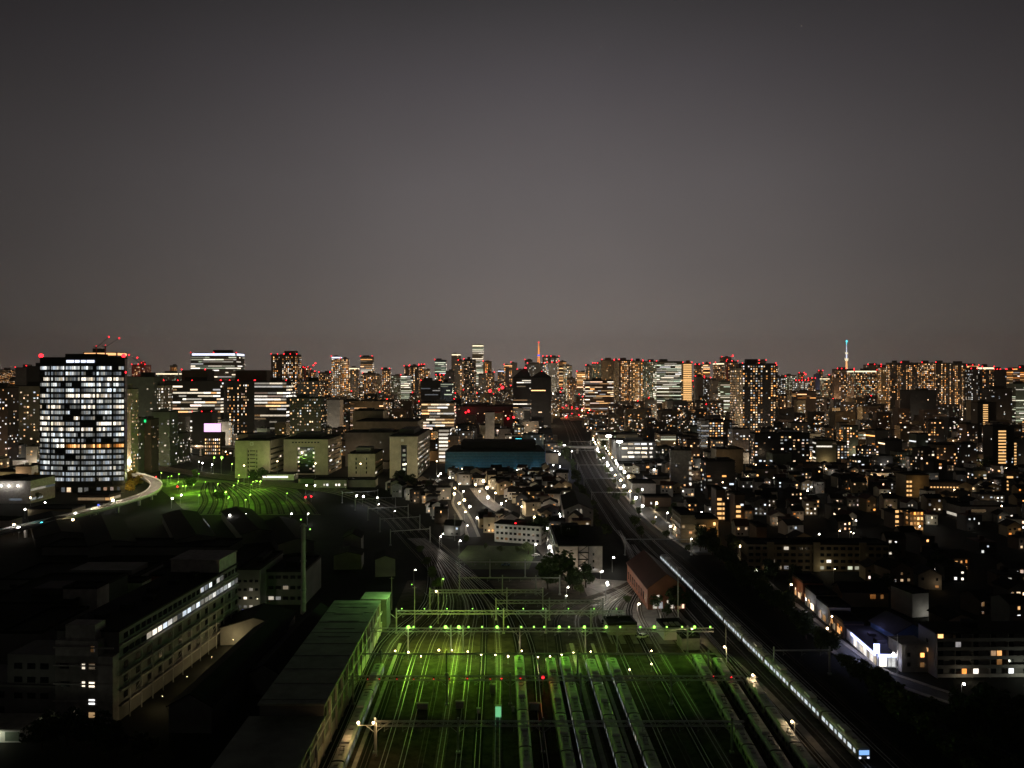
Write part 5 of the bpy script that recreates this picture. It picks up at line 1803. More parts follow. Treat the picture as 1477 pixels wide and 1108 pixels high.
T = [
 (431, 444, 530, 2500, 'dark', 'dots', .3, A, 3), (444, 454, 536, 2600, 'brown', 'dots', .5, A, 2), (460, 476, 537, 2500, 'dark', 'dots', .55, A, 2),
 (478, 491, 514, 3000, 'grey', 'dots', .75, ('warm', 'office', 'amber'), 1, 'signwhite'), (491, 502, 517, 2900, 'brown', 'columns', .5, A, 1), (503, 516, 530, 2800, 'grey', 'columns', .35, W_, 0, 'towerwhite'),
 (520, 537, 514, 3200, 'grey', 'stripe', .7, ('warm', 'office'), 2), (523, 540, 538, 2500, 'brown', 'dots', .6, A, 1), (540, 549, 540, 3300, 'beige', 'dots', .4, W_, 0), (551, 562, 532, 2600, 'brown', 'dots', .65, A, 2),
 (563, 577, 541, 3000, 'greenish', 'dots', .4, G_, 0), (578, 592, 541, 2800, 'greenish', 'stripe', .75, G_, 1), (583, 590, 528, 3100, 'brown', 'columns', .55, A, 2), (591, 604, 527, 3000, 'dark', 'columns', .55, A, 2), (604, 612, 526, 3050, 'brown', 'dots', .65, A, 3), (612, 620, 533, 3200, 'beige', 'columns', .5, W_, 0),
 (627, 643, 519, 2600, 'bluewall', 'stripe', .65, G_, 1), (629, 640, 541, 2300, 'brown', 'dots', .4, A, 3), (643, 655, 535, 2400, 'dark', 'dots', .12, W_, 0), (651, 664, 510, 3600, 'grey', 'dots', .1, W_, 0, 'towerwhite'),
 (661, 669, 520, 3000, 'grey', 'columns', .35, W_, 1), (669, 686, 518, 1900, 'dark', 'dots', .55, ('dimwarm', 'warm'), 1), (681, 697, 497, 4000, 'beige', 'stripe', .95, ('office', 'greenlit'), 0, 'towerwhite'), (697, 709, 521, 3500, 'tan', 'columns', .7, ('amber',), 1),
 (690, 701, 540, 2600, 'grey', 'dots', .4, W_, 0), (701, 713, 537, 2700, 'brown', 'dots', .5, A, 2), (718, 727, 534, 4000, 'grey', 'dots', .4, W_, 0, 'signwhite'), (727, 739, 526, 3800, 'grey', 'columns', .35, A, 1, 'orangeline'), (737, 746, 523, 4200, 'grey', 'dots', .05, W_, 1),
 (757, 768, 519, 3600, 'grey', 'dots', .3, K, 1), (761, 785, 524, 3000, 'grey', 'columns', .3, K, 2), (783, 806, 514, 3300, 'grey', 'columns', .42, ('office', 'warm'), 4), (789, 803, 523, 2900, 'white', 'columns', .5, K, 3), (806, 817, 521, 3200, 'brown', 'stripe', .7, A, 1), (813, 825, 527, 2900, 'beige', 'dots', .7, ('greenlit', 'warm'), 0),
 (818, 830, 545, 2400, 'brown', 'dots', .5, A, 0), (832, 851, 536, 3300, 'tan', 'stripe', .7, ('amber', 'warm'), 2), (845, 856, 527, 2800, 'grey', 'columns', .3, W_, 2), (855, 869, 524, 2700, 'greenish', 'dots', .4, ('greenlit', 'amber'), 4),
 (868, 886, 519, 2000, 'tan', 'dots', .07, W_, 2), (886, 893, 520, 1990, 'tan', 'dots', .6, ('dimwarm',), 1), (844, 885, 548, 1700, 'brown', 'stripe', .6, ('office', 'warm'), 0), (893, 911, 519, 2000, 'brown', 'columns', .5, A, 2), (911, 927, 520, 2010, 'tan', 'columns', .42, W_, 2), (927, 947, 521, 2050, 'greenish', 'dots', .45, ('warm', 'greenlit'), 3),
 (947, 985, 521, 1900, 'greenish', 'stripe', .7, G_, 1), (1003, 1014, 526, 2600, 'brown', 'dots', .35, A, 3), (1014, 1024, 524, 2500, 'brown', 'stripe', .7, A, 2), (1003, 1016, 543, 2200, 'grey', 'dots', .03, W_, 2), (1016, 1025, 545, 2150, 'dark', 'dots', .4, K, 2),
 (1026, 1039, 548, 1900, 'grey', 'dots', .08, W_, 0), (1039, 1053, 550, 1800, 'greenish', 'stripe', .4, G_, 0), (1032, 1050, 523, 2600, 'brown', 'dots', .5, A, 1, 'towerwhite'), (1048, 1064, 521, 2500, 'brown', 'dots', .4, A, 3), (1041, 1055, 515, 3400, 'brown', 'dots', .2, A, 2),
 (1117, 1122, 528, 1700, 'dark', 'dots', .4, W_, 1), (1106, 1120, 527, 2300, 'brown', 'columns', .45, W_, 2), (1119, 1133, 543, 2400, 'dark', 'dots', .5, K, 2), (1131, 1149, 541, 2600, 'greenish', 'dots', .5, G_, 0), (1148, 1166, 549, 2300, 'grey', 'columns', .35, K, 5), (1153, 1160, 538, 3200, 'brown', 'dots', .3, A, 2),
 (1176, 1184, 540, 2900, 'dark', 'dots', .05, W_, 0), (1181, 1187, 535, 3300, 'tan', 'dots', .4, W_, 2), (1186, 1197, 545, 2800, 'tan', 'dots', .6, ('warm', 'greenlit'), 0, 'towerwhite'), (1150, 1177, 564, 1500, 'brown', 'stripe', .22, W_, 0), (1203, 1213, 544, 2250, 'brown', 'dots', .1, A, 0), (1208, 1232, 532, 2300, 'brown', 'dots', .5, A, 4),
 (1232, 1265, 534, 2200, 'brown', 'dots', .5, ('warm', 'amber', 'greenlit'), 2, 'towerwhite'), (1252, 1271, 526, 2600, 'grey', 'dots', .08, W_, 3), (1271, 1286, 529, 2100, 'tan', 'columns', .6, W_, 1), (1284, 1301, 523, 2000, 'dark', 'columns', .5, W_, 0), (1300, 1327, 523, 1980, 'dark', 'columns', .62, W_, 1),
 (1330, 1350, 523, 1960, 'brown', 'columns', .3, W_, 2), (1350, 1372, 523, 1950, 'dark', 'columns', .6, W_, 0), (1372, 1394, 524, 1950, 'dark', 'columns', .6, W_, 0), (1313, 1351, 563, 1500, 'dark', 'dots', .01, W_, 0), (1391, 1401, 538, 1700, 'tan', 'columns', .5, ('warm',), 0), (1394, 1412, 527, 2100, 'brown', 'dots', .1, A, 3, 'orangeline'),
 (1401, 1418, 532, 1650, 'dark', 'columns', .18, K, 3), (1417, 1434, 529, 1640, 'dark', 'columns', .22, W_, 2, 'towerwhite'), (1434, 1452, 533, 1700, 'dark', 'dots', .06, K, 4), (1451, 1471, 533, 1900, 'tan', 'stripe', .6, A, 3), (1471, 1490, 530, 1800, 'brown', 'stripe', .4, A, 1), (1465, 1490, 553, 1400, 'greenish', 'stripe', .5, G_, 0),
 (1430, 1460, 560, 1300, 'dark', 'dots', .06, K, 0), (1125, 1136, 570, 1400, 'brown', 'columns', .6, W_, 0), (979, 1002, 579, 1500, 'brown', 'columns', .55, A, 0), (1004, 1014, 578, 1480, 'dark', 'dots', .4, W_, 0), (962, 980, 577, 1450, 'grey', 'dots', .1, W_, 0), (14, 24, 545, 2500, 'brown', 'dots', .6, A, 0),
 (205, 224, 552, 1500, 'grey', 'dots', .2, W_, 0), (245, 253, 527, 3000, 'brown', 'dots', .8, ('amber',), 0), (746, 757, 533, 3500, 'grey', 'dots', .3, A, 2),
 (1060, 1068, 540, 3000, 'brown', 'dots', .4, A, 1), (1095, 1105, 520, 2600, 'brown', 'dots', .2, W_, 2), (1166, 1176, 546, 2700, 'brown', 'dots', .5, A, 3), (1196, 1206, 541, 3000, 'brown', 'dots', .4, A, 2)]
for q in T:
    sky_tower(*q)
# amber-lit slab: a bright golden tower
t = sky_tower(985, 998, 523, 1850, 'tan', 'stripe', .1, ('amber',), 2)
t['label'] = 'golden glowing slim tower banded with amber floors, brightest on the right skyline'
h = zat(523, 1850)
wd = xat(998, 1850) - xat(985, 1850)
for k in range(24):
    b = MB()
    b.face([(-wd * .46, -.8, 6 + k * (h - 8) / 24), (wd * .46, -.8, 6 + k * (h - 8) / 24), (wd * .46, -.8, 6 + (k + .62) * (h - 8) / 24), (-wd * .46, -.8, 6 + (k + .62) * (h - 8) / 24)])
    b.build('window_band', 'stairamber', t)
# two-peaked dark tower
for i, (px0, px1, pk, lb) in enumerate(((740, 766, 758, 'dark pyramid-topped tower with a red tip, left of the twin dark towers'), (766, 795, 782, 'dark stepped tower, right of the twin dark towers in the centre'))):
    Y = 1300 - i * 14
    t = sky_tower(px0, px1, 544, Y, 'dark', 'stripe', .22 if i == 0 else .13, ('office', 'warm'), 0)
    t['label'] = lb
    x = xat(pk, Y) - xat((px0 + px1) / 2, Y)
    wd = xat(px1, Y) - xat(px0, Y)
    z0, z1 = zat(544, Y), zat(531 if i == 0 else 536, Y)
    b = MB()
    q = [(-wd / 2, 0), (wd / 2, 0), (wd / 2, 24), (-wd / 2, 24)]
    for k in range(4):
        a, c = q[k], q[(k + 1) % 4]
        b.face([(a[0], a[1], z0), (c[0], c[1], z0), (x + (3 if c[0] > 0 else -3), 12, z1), (x + (3 if a[0] > 0 else -3), 12, z1)])
    b.build('spire_roof', 'dark', t)
    bulb(t, (x, 11, z1 + .6), 1.3 if i == 0 else .5, 'redlamp', 'aviation_lamp')
# orange lattice broadcasting tower
def spire(name, label, px, Y, levels):
    t = thing(name, label, 'tower', (xat(px, Y), Y, 0))
    return t
t = spire('broadcast_tower', 'orange-lit lattice broadcasting tower with a red tip in the centre of the skyline', 777, 4500, 0)
zt = zat(494, 4500)
for s in range(4):
    a = math.pi / 4 + s * math.pi / 2
    b = MB()
    pr = [(40, 0), (20, .28), (9, .52), (4.5, .72), (2.0, .93)]
    for (r0, k0), (r1, k1) in zip(pr, pr[1:]):
        b.tube((r0 * math.cos(a), r0 * math.sin(a), k0 * zt), (r1 * math.cos(a), r1 * math.sin(a), k1 * zt), 2.6, 2.0, 5)
    b.build('leg', 'towerorange', t)
b = MB()
for k in range(14):
    z = zt * (.18 + .05 * k)
    r_ = 24 * (1 - k / 15.0) ** 1.3 + 2
    for s in range(4):
        a, c = math.pi / 4 + s * math.pi / 2, math.pi / 4 + (s + 1) * math.pi / 2
        b.tube((r_ * math.cos(a), r_ * math.sin(a), z), (r_ * math.cos(c), r_ * math.sin(c), z + 6), 1.3, None, 4)
b.build('lattice', 'towerorange', t)
b = MB()
b.box(-17, -17, zt * .44, 17, 17, zt * .50)
b.box(-8, -8, zt * .74, 8, 8, zt * .77)
b.build('observation_deck', 'signblue', t)
bulb(t, (0, 0, zt), 3.4, 'redlamp', 'aviation_lamp')
b = MB()
b.tube((0, 0, zt * .93), (0, 0, zt), 2.2, 1.4, 6)
b.build('antenna', 'towerorange', t)
# tall tapering tower with a cyan tip
t = spire('broadcast_tower', 'very tall slender tower with a cyan tip on the right skyline', 1221, 10600, 0)
zt = zat(491, 10600)
b = MB()
for z0, z1, r0, r1 in ((0, 350, 26, 10),):
    b.tube((0, 0, z0), (0, 0, z1), r0, r1, 12)
b.build('shaft', 'orangeline', t)
b = MB()
b.tube((0, 0, 350), (0, 0, 385), 18, 26, 12)
b.tube((0, 0, 445), (0, 0, 468), 15, 20, 12)
b.build('observation_deck', 'towerwhite', t)
b = MB()
b.tube((0, 0, 385), (0, 0, 445), 9, 8, 10)
b.tube((0, 0, 468), (0, 0, zt - 60), 6, 4.5, 8)
b.build('antenna', 'signwhite', t)
b = MB()
b.tube((0, 0, zt - 60), (0, 0, zt), 5, 4, 8)
b.build('antenna_tip', 'signcyan', t)
bulb(t, (0, -4, zt - 14), 14, 'signcyan', 'beacon')
# round-topped dark tower
Y = 2900
t = spire('office_tower', 'dark round-domed tower with a violet sheen on the right skyline', 1179, Y, 0)
b = MB()
b.tube((0, 0, 0), (0, 0, zat(543, Y)), 11, 11, 16)
b.ball((0, 0, zat(543, Y)), 11, 16, 8, 0, 1.2)
b.build('shaft', 'netblue', t)
# red-lit construction cranes far right of centre
for i, (px, top, bs, tip) in enumerate(((1049, 519, 530, (1057, 513)), (1157, 545, 556, (1162, 540)), (440, 531, 541, (452, 527)), (448, 533, 545, (455, 524)), (1395, 529, 540, (1386, 526)))):
    crane('red-lamped crane on a skyline building site', px, top, 2400 + i * 20, bs, tip)
# hills of red warning lamps: dark building site left of centre
t, _ = bpx('construction_site', 'dark red-tinted building site wall behind the blue netting', 'building site', 655, 740, 586, 1120, 60, wall='dark', lit_p=.05, pal=('warm',), penthouse=True)
for px, py, r_ in ((676, 593, 2.2), (707, 564, 2.6), (725, 559, 2.6), (733, 604, 1.8), (741, 602, 1.8), (672, 595, 1.4), (720, 562, 1.6)):
    Y = 1116
    bulb(t, (xat(px, Y) - xat(697.5, Y), -6, zat(py, Y)), r_ * .8, 'redlamp', 'aviation_lamp')
plight(t, (-20, -14, 50), (1, .03, .06), 2600, 2)
plight(t, (20, -14, 60), (1, .03, .06), 2600, 2)
# highway interchange lights: a curved lit ramp
t = thing('highway_ramp', 'curving highway ramp lit orange and red between the towers', 'highway', (0, 0, 0))
RP = smooth([(xat(812, 1900), 1900), (xat(835, 1750), 1750), (xat(853, 1600), 1600), (xat(850, 1480), 1480), (xat(815, 1430), 1430)], 6)
b = MB()
ribbon(b, RP, 0, 26, 16, 0, 2)
b.build('deck', 'concrete', t)
b = MB()
ribbon(b, RP, 12.6, .8, 19, 0, 2.4)
ribbon(b, RP, -12.6, .8, 19, 0, 2.4)
b.build('parapet', 'concrete', t)
for i, p_ in enumerate(RP[::1]):
    bulb(t, (p_[0] + R.uniform(-9, 9), p_[1], 20 + R.uniform(0, 8)), 1.3, R.choice(('redlamp', 'warmlamp', 'redlamp', 'redsoft')), 'lamp_head')
for p_ in RP[::6]:
    plight(t, (p_[0], p_[1], 30), (1, .4, .12), 9000, 1)

# bright motorway junction between the twin dark towers and the amber slabs
t = thing('highway_junction', 'brilliant yellow-white lit motorway junction right of the twin dark towers', 'highway', (xat(813, 2500), 2500, 0))
b = MB()
ribbon(b, smooth([(-75, 60), (-40, 10), (0, -20), (40, -10), (80, 40)], 5), 0, 24, 22, 0, 3)
ribbon(b, smooth([(-70, -30), (-20, 30), (30, 50), (70, 20)], 5), 0, 18, 30, 0, 3)
b.build('deck', 'concrete', t)
for i in range(26):
    x, y = R.uniform(-72, 75), R.uniform(-60, 50)
    bulb(t, (x, y, R.uniform(24, 46)), R.uniform(1.0, 2.0), R.choice(('whitelamp', 'warmlamp', 'whitelamp')), 'lamp_head')
for x in (-50, -15, 20, 55):
    plight(t, (x, -30, 55), (1, .92, .62), 90000, 2)
t, _ = bpx('office_block', 'slim pale blank stair tower among the red lamps behind the blue netting', 'office block', 700, 713, 594, 900, 14, wall='white', lit_p=.05, pal=('dimwarm',), glow=3, penthouse=False)
t, _ = bpx('office_block', 'dark block with a small cyan rooftop sign behind the blue netting', 'office block', 738, 758, 631, 880, 16, wall='dark', lit_p=.06, pal=('warm',), penthouse=False)
cool_sign(t, 0, -.2, zat(636, 880), 7, 2.6, 'signcyan')
# ---------------------------------------------------------------- the rest of the city
LM = [(840, 700, 'beside the main line'), (930, 720, 'near the lamplit street'), (1235, 930, 'near the blue-lit corner shop'), (1400, 945, 'near the dark balcony apartments'), (1180, 805, 'near the long tan apartment row'),
      (1320, 750, 'near the sixteen amber balconies'), (1325, 700, 'near the glowing tan end wall'), (1425, 740, 'near the long grey school'), (1130, 660, 'near the dark warm-windowed slab'), (1040, 690, 'near the blank tan slab'),
      (1240, 640, 'near the white-lit garage'), (1370, 650, 'near the long pale school'), (1445, 650, 'near the amber stair tower'), (1070, 760, 'near the amber stair blocks'), (715, 770, 'beside the white three-storey office'),
      (720, 660, 'below the blue netted hall'), (600, 700, 'below the beige campus'), (520, 715, 'beside the curving branch tracks'), (640, 740, 'beside the alley of lamps'), (830, 735, 'beside the tall pale hall'),
      (120, 640, 'around the black tower'), (30, 720, 'near the left parking garage'), (280, 660, 'behind the green yard'), (660, 610, 'around the red-lit site'), (830, 600, 'near the highway ramp'), (980, 610, 'right of the floodlights'),
      (1080, 600, 'below the tall dark tower'), (1300, 600, 'below the long window-column towers'), (560, 590, 'above the beige campus'), (440, 600, 'beside the rounded grey block'), (1160, 730, 'in the dark right quarter'),
      (1240, 720, 'left of the glowing tan wall'), (1300, 830, 'behind the long tan row'), (1440, 850, 'near the right edge'), (780, 690, 'beside the station lane'), (320, 600, 'around the pink screen')]
def near(px, py):
    return min(LM, key=lambda q: (q[0] - px) ** 2 + ((q[1] - py) * 1.6) ** 2)[2]
for p_, wd_ in ((MAIN, 46), (EXIT, 34), (STREET, 16), (LANE, 10), (CROSS, 12), (LANE2, 9), (PROM, 14)):
    for (a, c) in zip(p_, p_[1:]):
        n = max(1, int(math.hypot(c[0] - a[0], c[1] - a[1]) / 12))
        for k in range(n):
            x, y = a[0] + (c[0] - a[0]) * k / n, a[1] + (c[1] - a[1]) * k / n
            occ(x - wd_ / 2, y - 7, x + wd_ / 2, y + 7)
occ(-375, 700, -280, 900)
occ(-300, 645, -62, 728)
occ(-60, 100, 76, 352)
occ(-34, 355, 18, 420)
occ(34, 258, 68, 350)
occ(-420, 555, -200, 880)
occ(-420, 200, -62, 540)
NUM = ['no', 'one', 'two', 'three', 'four', 'five', 'six', 'seven', 'eight', 'nine']
rf = random.Random(21)
ROOFN = {'roofdark': 'dark', 'rooftile': 'tiled', 'roofgrey': 'grey', 'roofred': 'red'}
def house(x, y):
    wd, dp = rf.uniform(6.5, 11), rf.uniform(7, 11)
    if not free(x - wd / 2, y, x + wd / 2, y + dp):
        return False
    occ(x - wd / 2, y, x + wd / 2, y + dp)
    wl = rf.choice(('grey', 'tan', 'brown', 'brown', 'dark', 'dark')) if x > 100 and y < 420 else rf.choice(('grey', 'tan', 'white', 'beige', 'concrete', 'dark'))
    roof = rf.choice(('roofdark', 'rooftile', 'rooftile', 'roofgrey', 'roofred'))
    st = 2 if rf.random() < .6 else 3
    h = st * 2.9 + .4
    rz = rf.uniform(-.25, .25)
    flat = rf.random() < .35
    k = rf.choice((1, 2, 2, 3, 3, 4, 5, 6)) if x > 0 else rf.choice((1, 1, 2, 2, 3, 4))
    col = rf.choice(('warm', 'warm', 'amber', 'cool', 'office'))
    cn = {'warm': 'warm', 'amber': 'amber', 'cool': 'white', 'office': 'white'}[col]
    px, py = pxof(x, y), pyof(h / 2, y)
    lb = '%s%s house, %s%s roof, %s %s window%s, %s' % ('' if st == 2 else 'tall ', 'pale' if wl == 'concrete' else wl, 'flat ' if flat else '', ROOFN[roof], NUM[k], cn if k else 'lit', '' if k == 1 else 's', near(px, py))
    if flat:
        t = thing('house', lb, 'house', (x, y, 0), rz, 'houses of the residential quarters')
        b = MB()
        b.box(-wd / 2, 0, 0, wd / 2, dp, h)
        b.build('wall', wl, t)
        b = MB()
        b.box(-wd / 2 - .2, -.2, h, wd / 2 + .2, dp + .2, h + .4)
        b.box(-1, dp * .5, h + .4, 1.4, dp * .5 + 2, h + 2.4)
        b.build('roof', roof, t)
    else:
        t = gable('house', lb, 'house', x, y, wd, dp, h, h + rf.uniform(1.6, 2.8), rz, wl, roof, rf.choice('xy'), 'houses of the residential quarters')
    cells = [(i, j) for i in range(3) for j in range(st)]
    rf.shuffle(cells)
    for n, (i, j) in enumerate(cells[:max(k, 0) + 2]):
        m = col if n < k else 'glass'
        window(t, (-1 + i) * wd * .3, -.06, .9 + j * 2.9, rf.uniform(.7, 1.4), rf.uniform(.8, 1.4), m)
    if rf.random() < (.5 if x > 100 else .75):
        plight(t, (rf.uniform(-3, 3), -2.6, 2.8), rf.choice(((1, .8, .55), (1, .95, .82), (1, .7, .4))), rf.uniform(30, 110) * (1.2 if x > 100 else 4), .2)  # added fill light before the house front, without a lamp
    return True
nh = 0
spots = []
Y = 262.0
while Y < 760:
    x = -160.0
    while x < .68 * Y + 10:
        spots.append((x + rf.uniform(-3, 3), Y + rf.uniform(-3, 3)))
        x += 15.5
    Y += 16.5
spots = [s for s in spots if (s[0] > 108 + max(0, (s[1] - 300) * .02) or (s[1] > 440 and s[0] > -120))]
rf.shuffle(spots)
cs = []
Y = 440.0
while Y < 735:
    x = -.2 * Y - 10
    while x < .13 * Y + 20:
        cs.append((x + rf.uniform(-2, 2), Y + rf.uniform(-2, 2)))
        x += 12.5
    Y += 13.5
spots = cs + spots
for x, y in spots:
    if nh >= 285:
        break
    if rf.random() < .12:
        continue
    if house(x, y):
        nh += 1
# small and mid-rise blocks further out
na = 0
sp = []
Y = 470.0
while Y < 1650:
    x = -.68 * Y - 20
    while x < .68 * Y + 20:
        sp.append((x + rf.uniform(-8, 8), Y + rf.uniform(-8, 8)))
        x += 27 if Y < 1100 else 34
    Y += 30 if Y < 1100 else 48
sp = [s for s in sp if s[1] > 640 or (s[0] > 150 and rf.random() < .12)]
sp.sort(key=lambda s: s[1] + rf.uniform(0, 120))
for x, y in sp:
    if na >= 262:
        break
    wd, dp = rf.uniform(10, 24), rf.uniform(10, 18)
    if y > 640 and rf.random() < .18:
        continue
    if not free(x - wd / 2, y, x + wd / 2, y + dp):
        continue
    occ(x - wd / 2, y, x + wd / 2, y + dp)
    left = x < 0
    h = rf.choice((9, 12, 12, 15, 18, 21, 24, 30, 36)) * (1.0 if y > 800 else .75) + rf.uniform(-1, 1)
    h = min(h, 90 - (26 if y < 800 else 36) / F * y)
    if y < 640:
        h = min(h, 14)
    if h < 6:
        h = 7
    wl = rf.choice(('grey', 'tan', 'white', 'brown', 'beige', 'dark', 'dark', 'concrete', 'greenish'))
    st = rf.choice(('dots', 'dots', 'columns', 'stripe'))
    pal = rf.choice((('warm', 'amber'), ('warm', 'cool'), ('amber', 'warm'), ('office', 'dimwarm'), ('cool', 'warm')))
    p = rf.choice((.16, .24, .32, .42, .55)) * (.8 if st == 'stripe' else 1)
    if y < 640:
        st, p, wl = 'dots', max(p, .2), rf.choice(('brown', 'dark', 'tan', 'grey'))
    px, py = pxof(x, y), pyof(h / 2, y)
    fl = int((h - 1.4) / 3.1)
    lb = '%s %s-storey block, %s %s lights, %s' % (wl if wl != 'concrete' else 'pale grey', NUM[fl] if fl < 10 else 'many', {'dots': 'scattered', 'columns': 'columns of', 'stripe': 'strips of'}[st] if p > .08 else 'few', {'warm': 'warm', 'amber': 'amber', 'office': 'white', 'cool': 'white'}[pal[0]], near(px, py))
    t, _ = building('apartment_block', lb, 'apartment block', x, y, wd, dp, h, rf.uniform(-.2, .2), wall=wl, roof=rf.choice(('roofdark', 'roofgrey')), style=st, fh=3.1, pitch=rf.uniform(2.6, 3.8), lit_p=p, pal=pal, group='mid-rise blocks across the city', seed=na, penthouse=rf.random() < .7)
    if rf.random() < .65:
        plight(t, (rf.uniform(-wd / 2, wd / 2), -6, 6), rf.choice(((1, .8, .55), (1, .95, .85), (1, .6, .3))), rf.uniform(400, 2400), .4)  # lampless light added to lift the block's front wall
    na += 1
# the far city: an uncountable mass out to the horizon
fc = MB()
FM = ['dark', 'brown', 'grey', 'tan', 'warm', 'amber', 'office', 'cool', 'redlamp', 'greenlit', 'warmlamp', 'whitelamp']
def fpane(x, y, z, ww, hh, m):
    fc.face([(x, y, z), (x + ww, y, z), (x + ww, y, z + hh), (x, y, z + hh)], m)
rg = random.Random(99)
Y = 900.0
cnt = 0
while Y < 11000:
    step = 24 + Y * .012
    x = -.69 * Y
    while x < .69 * Y:
        wd = rg.uniform(10, 24) * (1 + Y / 5000)
        xx, yy = x + rg.uniform(-6, 6), Y + rg.uniform(-.4, .4) * step
        x += wd * rg.uniform(1.15, 1.9)
        dp = rg.uniform(12, 24)
        if yy < 2300 and not free(xx, yy, xx + wd, yy + dp):
            continue
        hcap = 90 - (6 if yy > 2600 else 14) / F * yy * (1 if yy < 6000 else .2)
        h = min(rg.choice((6, 7, 8, 9, 10, 12, 14, 17, 22, 30, 40)) * (1 + yy / 9000) * rg.uniform(.8, 1.2), max(20, hcap))
        if yy > 3000 and rg.random() < .05:
            h *= 1.5
        m = rg.choice((0, 1, 1, 2, 2, 3, 3))
        fc.box(xx, yy, 0, xx + wd, yy + dp, h, m)
        cnt += 1
        sz = max(1.4, yy * 8e-4)
        n = int(1 + wd * h / (sz * sz * 11) * rg.uniform(.3, 1.4))
        for _ in range(n):
            fpane(xx + rg.uniform(.05, .85) * wd, yy - max(.2, yy * 1e-4), h * rg.uniform(.12, .86), sz * rg.uniform(.7, 1.7), sz * rg.uniform(.5, 1.0), rg.choice((4, 4, 4, 5, 5, 6, 6, 7, 9)))
        if rg.random() < .85:
            fc.ball((xx + rg.uniform(-4, wd), yy - rg.uniform(3, 8), rg.uniform(5, 9)), yy * 4.6e-4 * rg.uniform(.6, 1.5), 6, 4, rg.choice((10, 11)))
        if yy > 1500 and h > 40 and rg.random() < .35:
            fc.ball((xx + wd / 2, yy, h + sz * .6), sz * .8, 6, 4, 8)
    Y += step
o = fc.build('far_city', FM)
o['kind'] = 'stuff'
o['label'] = 'mass of small far-off city buildings with pinprick lights below the skyline'
o['category'] = 'city'
for k in range(110):  # lights added over the far streets to brighten facades, no lamps at these points
    y = rg.uniform(950, 4200)
    plight(o, (rg.uniform(-.62, .64) * y, y, 26), rg.choice(((1, .72, .45), (1, .85, .65), (1, .6, .3))), y * y * .013 * rg.uniform(.5, 1.5), 1)
print('houses', nh, 'blocks', na, 'far', cnt)
# ---------------------------------------------------------------- trees
def crown_mesh(name, seed, r, h, base, m, n=900, kind='round'):
    rg = random.Random(seed)
    b = MB()
    lobes = []
    for _ in range(9 if kind == 'round' else 7):
        a, rr_ = rg.uniform(0, 6.28), rg.uniform(0, .62) * r
        lobes.append((rr_ * math.cos(a), rr_ * math.sin(a), base + h * rg.uniform(.2, .82), r * rg.uniform(.32, .55)))
    for _ in range(n):
        l = rg.choice(lobes)
        th, u = rg.uniform(0, 6.28), rg.uniform(-1, 1)
        rad = l[3] * rg.uniform(.55, 1.08)
        s = math.sqrt(1 - u * u)
        c = Vector((l[0] + rad * s * math.cos(th), l[1] + rad * s * math.sin(th), l[2] + rad * u * .85))
        nrm = Vector((rg.gauss(0, 1), rg.gauss(0, 1), rg.gauss(.4, 1))).normalized()
        t1 = nrm.cross(Vector((0, 0, 1)) if abs(nrm.z) < .9 else Vector((1, 0, 0))).normalized()
        t2 = nrm.cross(t1)
        q = rg.uniform(.22, .5) * (r / 3.5) ** .5
        b.face([tuple(c + t1 * q), tuple(c + t2 * q * .7), tuple(c - t1 * q), tuple(c - t2 * q * .7)])
    return b.mesh(name, m)
CR = {}
for i in range(4):
    CR['leaf', i] = crown_mesh('crown', 40 + i, 3.6 + .4 * i, 6.5, 1.6, 'leaf', 1100)
    CR['leafpale', i] = crown_mesh('crown', 50 + i, 3.2 + .3 * i, 5.4, 1.4, 'leafpale', 900)
    CR['leafyellowlit', i] = crown_mesh('crown', 60 + i, 3.4, 6, 1.6, 'leafyellowlit', 900)
TRK = {}
for i in range(4):
    b = MB()
    b.tube((0, 0, 0), (.1 * i - .15, .1, 3.4), .26, .16, 7)
    for k in range(4):
        a = k * 1.6 + i
        b.tube((.1 * i - .15, .1, 2.6 + .3 * k), (1.7 * math.cos(a), 1.7 * math.sin(a), 4.4 + .5 * k), .12, .05, 5)
    TRK[i] = b.mesh('trunk', 'bark')
def tree(x, y, s, m, label, group):
    t = thing('tree', label, 'tree', (x, y, 0), R.uniform(0, 6.28), group)
    i = R.randrange(4)
    put('trunk', TRK[i], t, None, 0, (s, s, s * R.uniform(.9, 1.1)))
    put('crown', CR[m, R.randrange(4)], t, None, 0, (s * R.uniform(.9, 1.15), s * R.uniform(.9, 1.15), s * R.uniform(.85, 1.15)))
    return t
rt = random.Random(4)
n = 0
# belt between the main line and the lane, widening to a dark wood at the bottom right
for y in [k * 5.2 + 172 for k in range(66)]:
    xl = 103.5 if y < 420 else 107
    xr = 106.5 if y > 236 else (112 if y > 203 else 106 + (203 - y) * 2.6)
    x = xl
    while x < xr + 2:
        xx = x + rt.uniform(-1.5, 1.5)
        if n < 150 and (y < 300 or free(xx - 2, y - 2, xx + 2, y + 2) or xx < 107):
            near_shop = 232 < y < 290 and xx > 104
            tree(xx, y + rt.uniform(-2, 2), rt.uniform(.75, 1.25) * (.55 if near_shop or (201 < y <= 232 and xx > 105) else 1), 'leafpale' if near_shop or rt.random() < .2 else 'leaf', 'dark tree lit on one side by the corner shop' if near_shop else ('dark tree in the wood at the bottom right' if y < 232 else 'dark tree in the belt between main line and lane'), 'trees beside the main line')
            n += 1
        x += 6.2
for i in range(34):
    x, y = rt.uniform(112, 172), rt.uniform(160, 201)
    if x < .7 * y + 10 and not (133 - (y - 205) * .7 - 5 < x < 133 - (y - 205) * .7 + 5 and y > 204):
        tree(x, y, rt.uniform(.9, 1.4), 'leaf', 'dark tree in the wood at the bottom right', 'trees beside the main line')
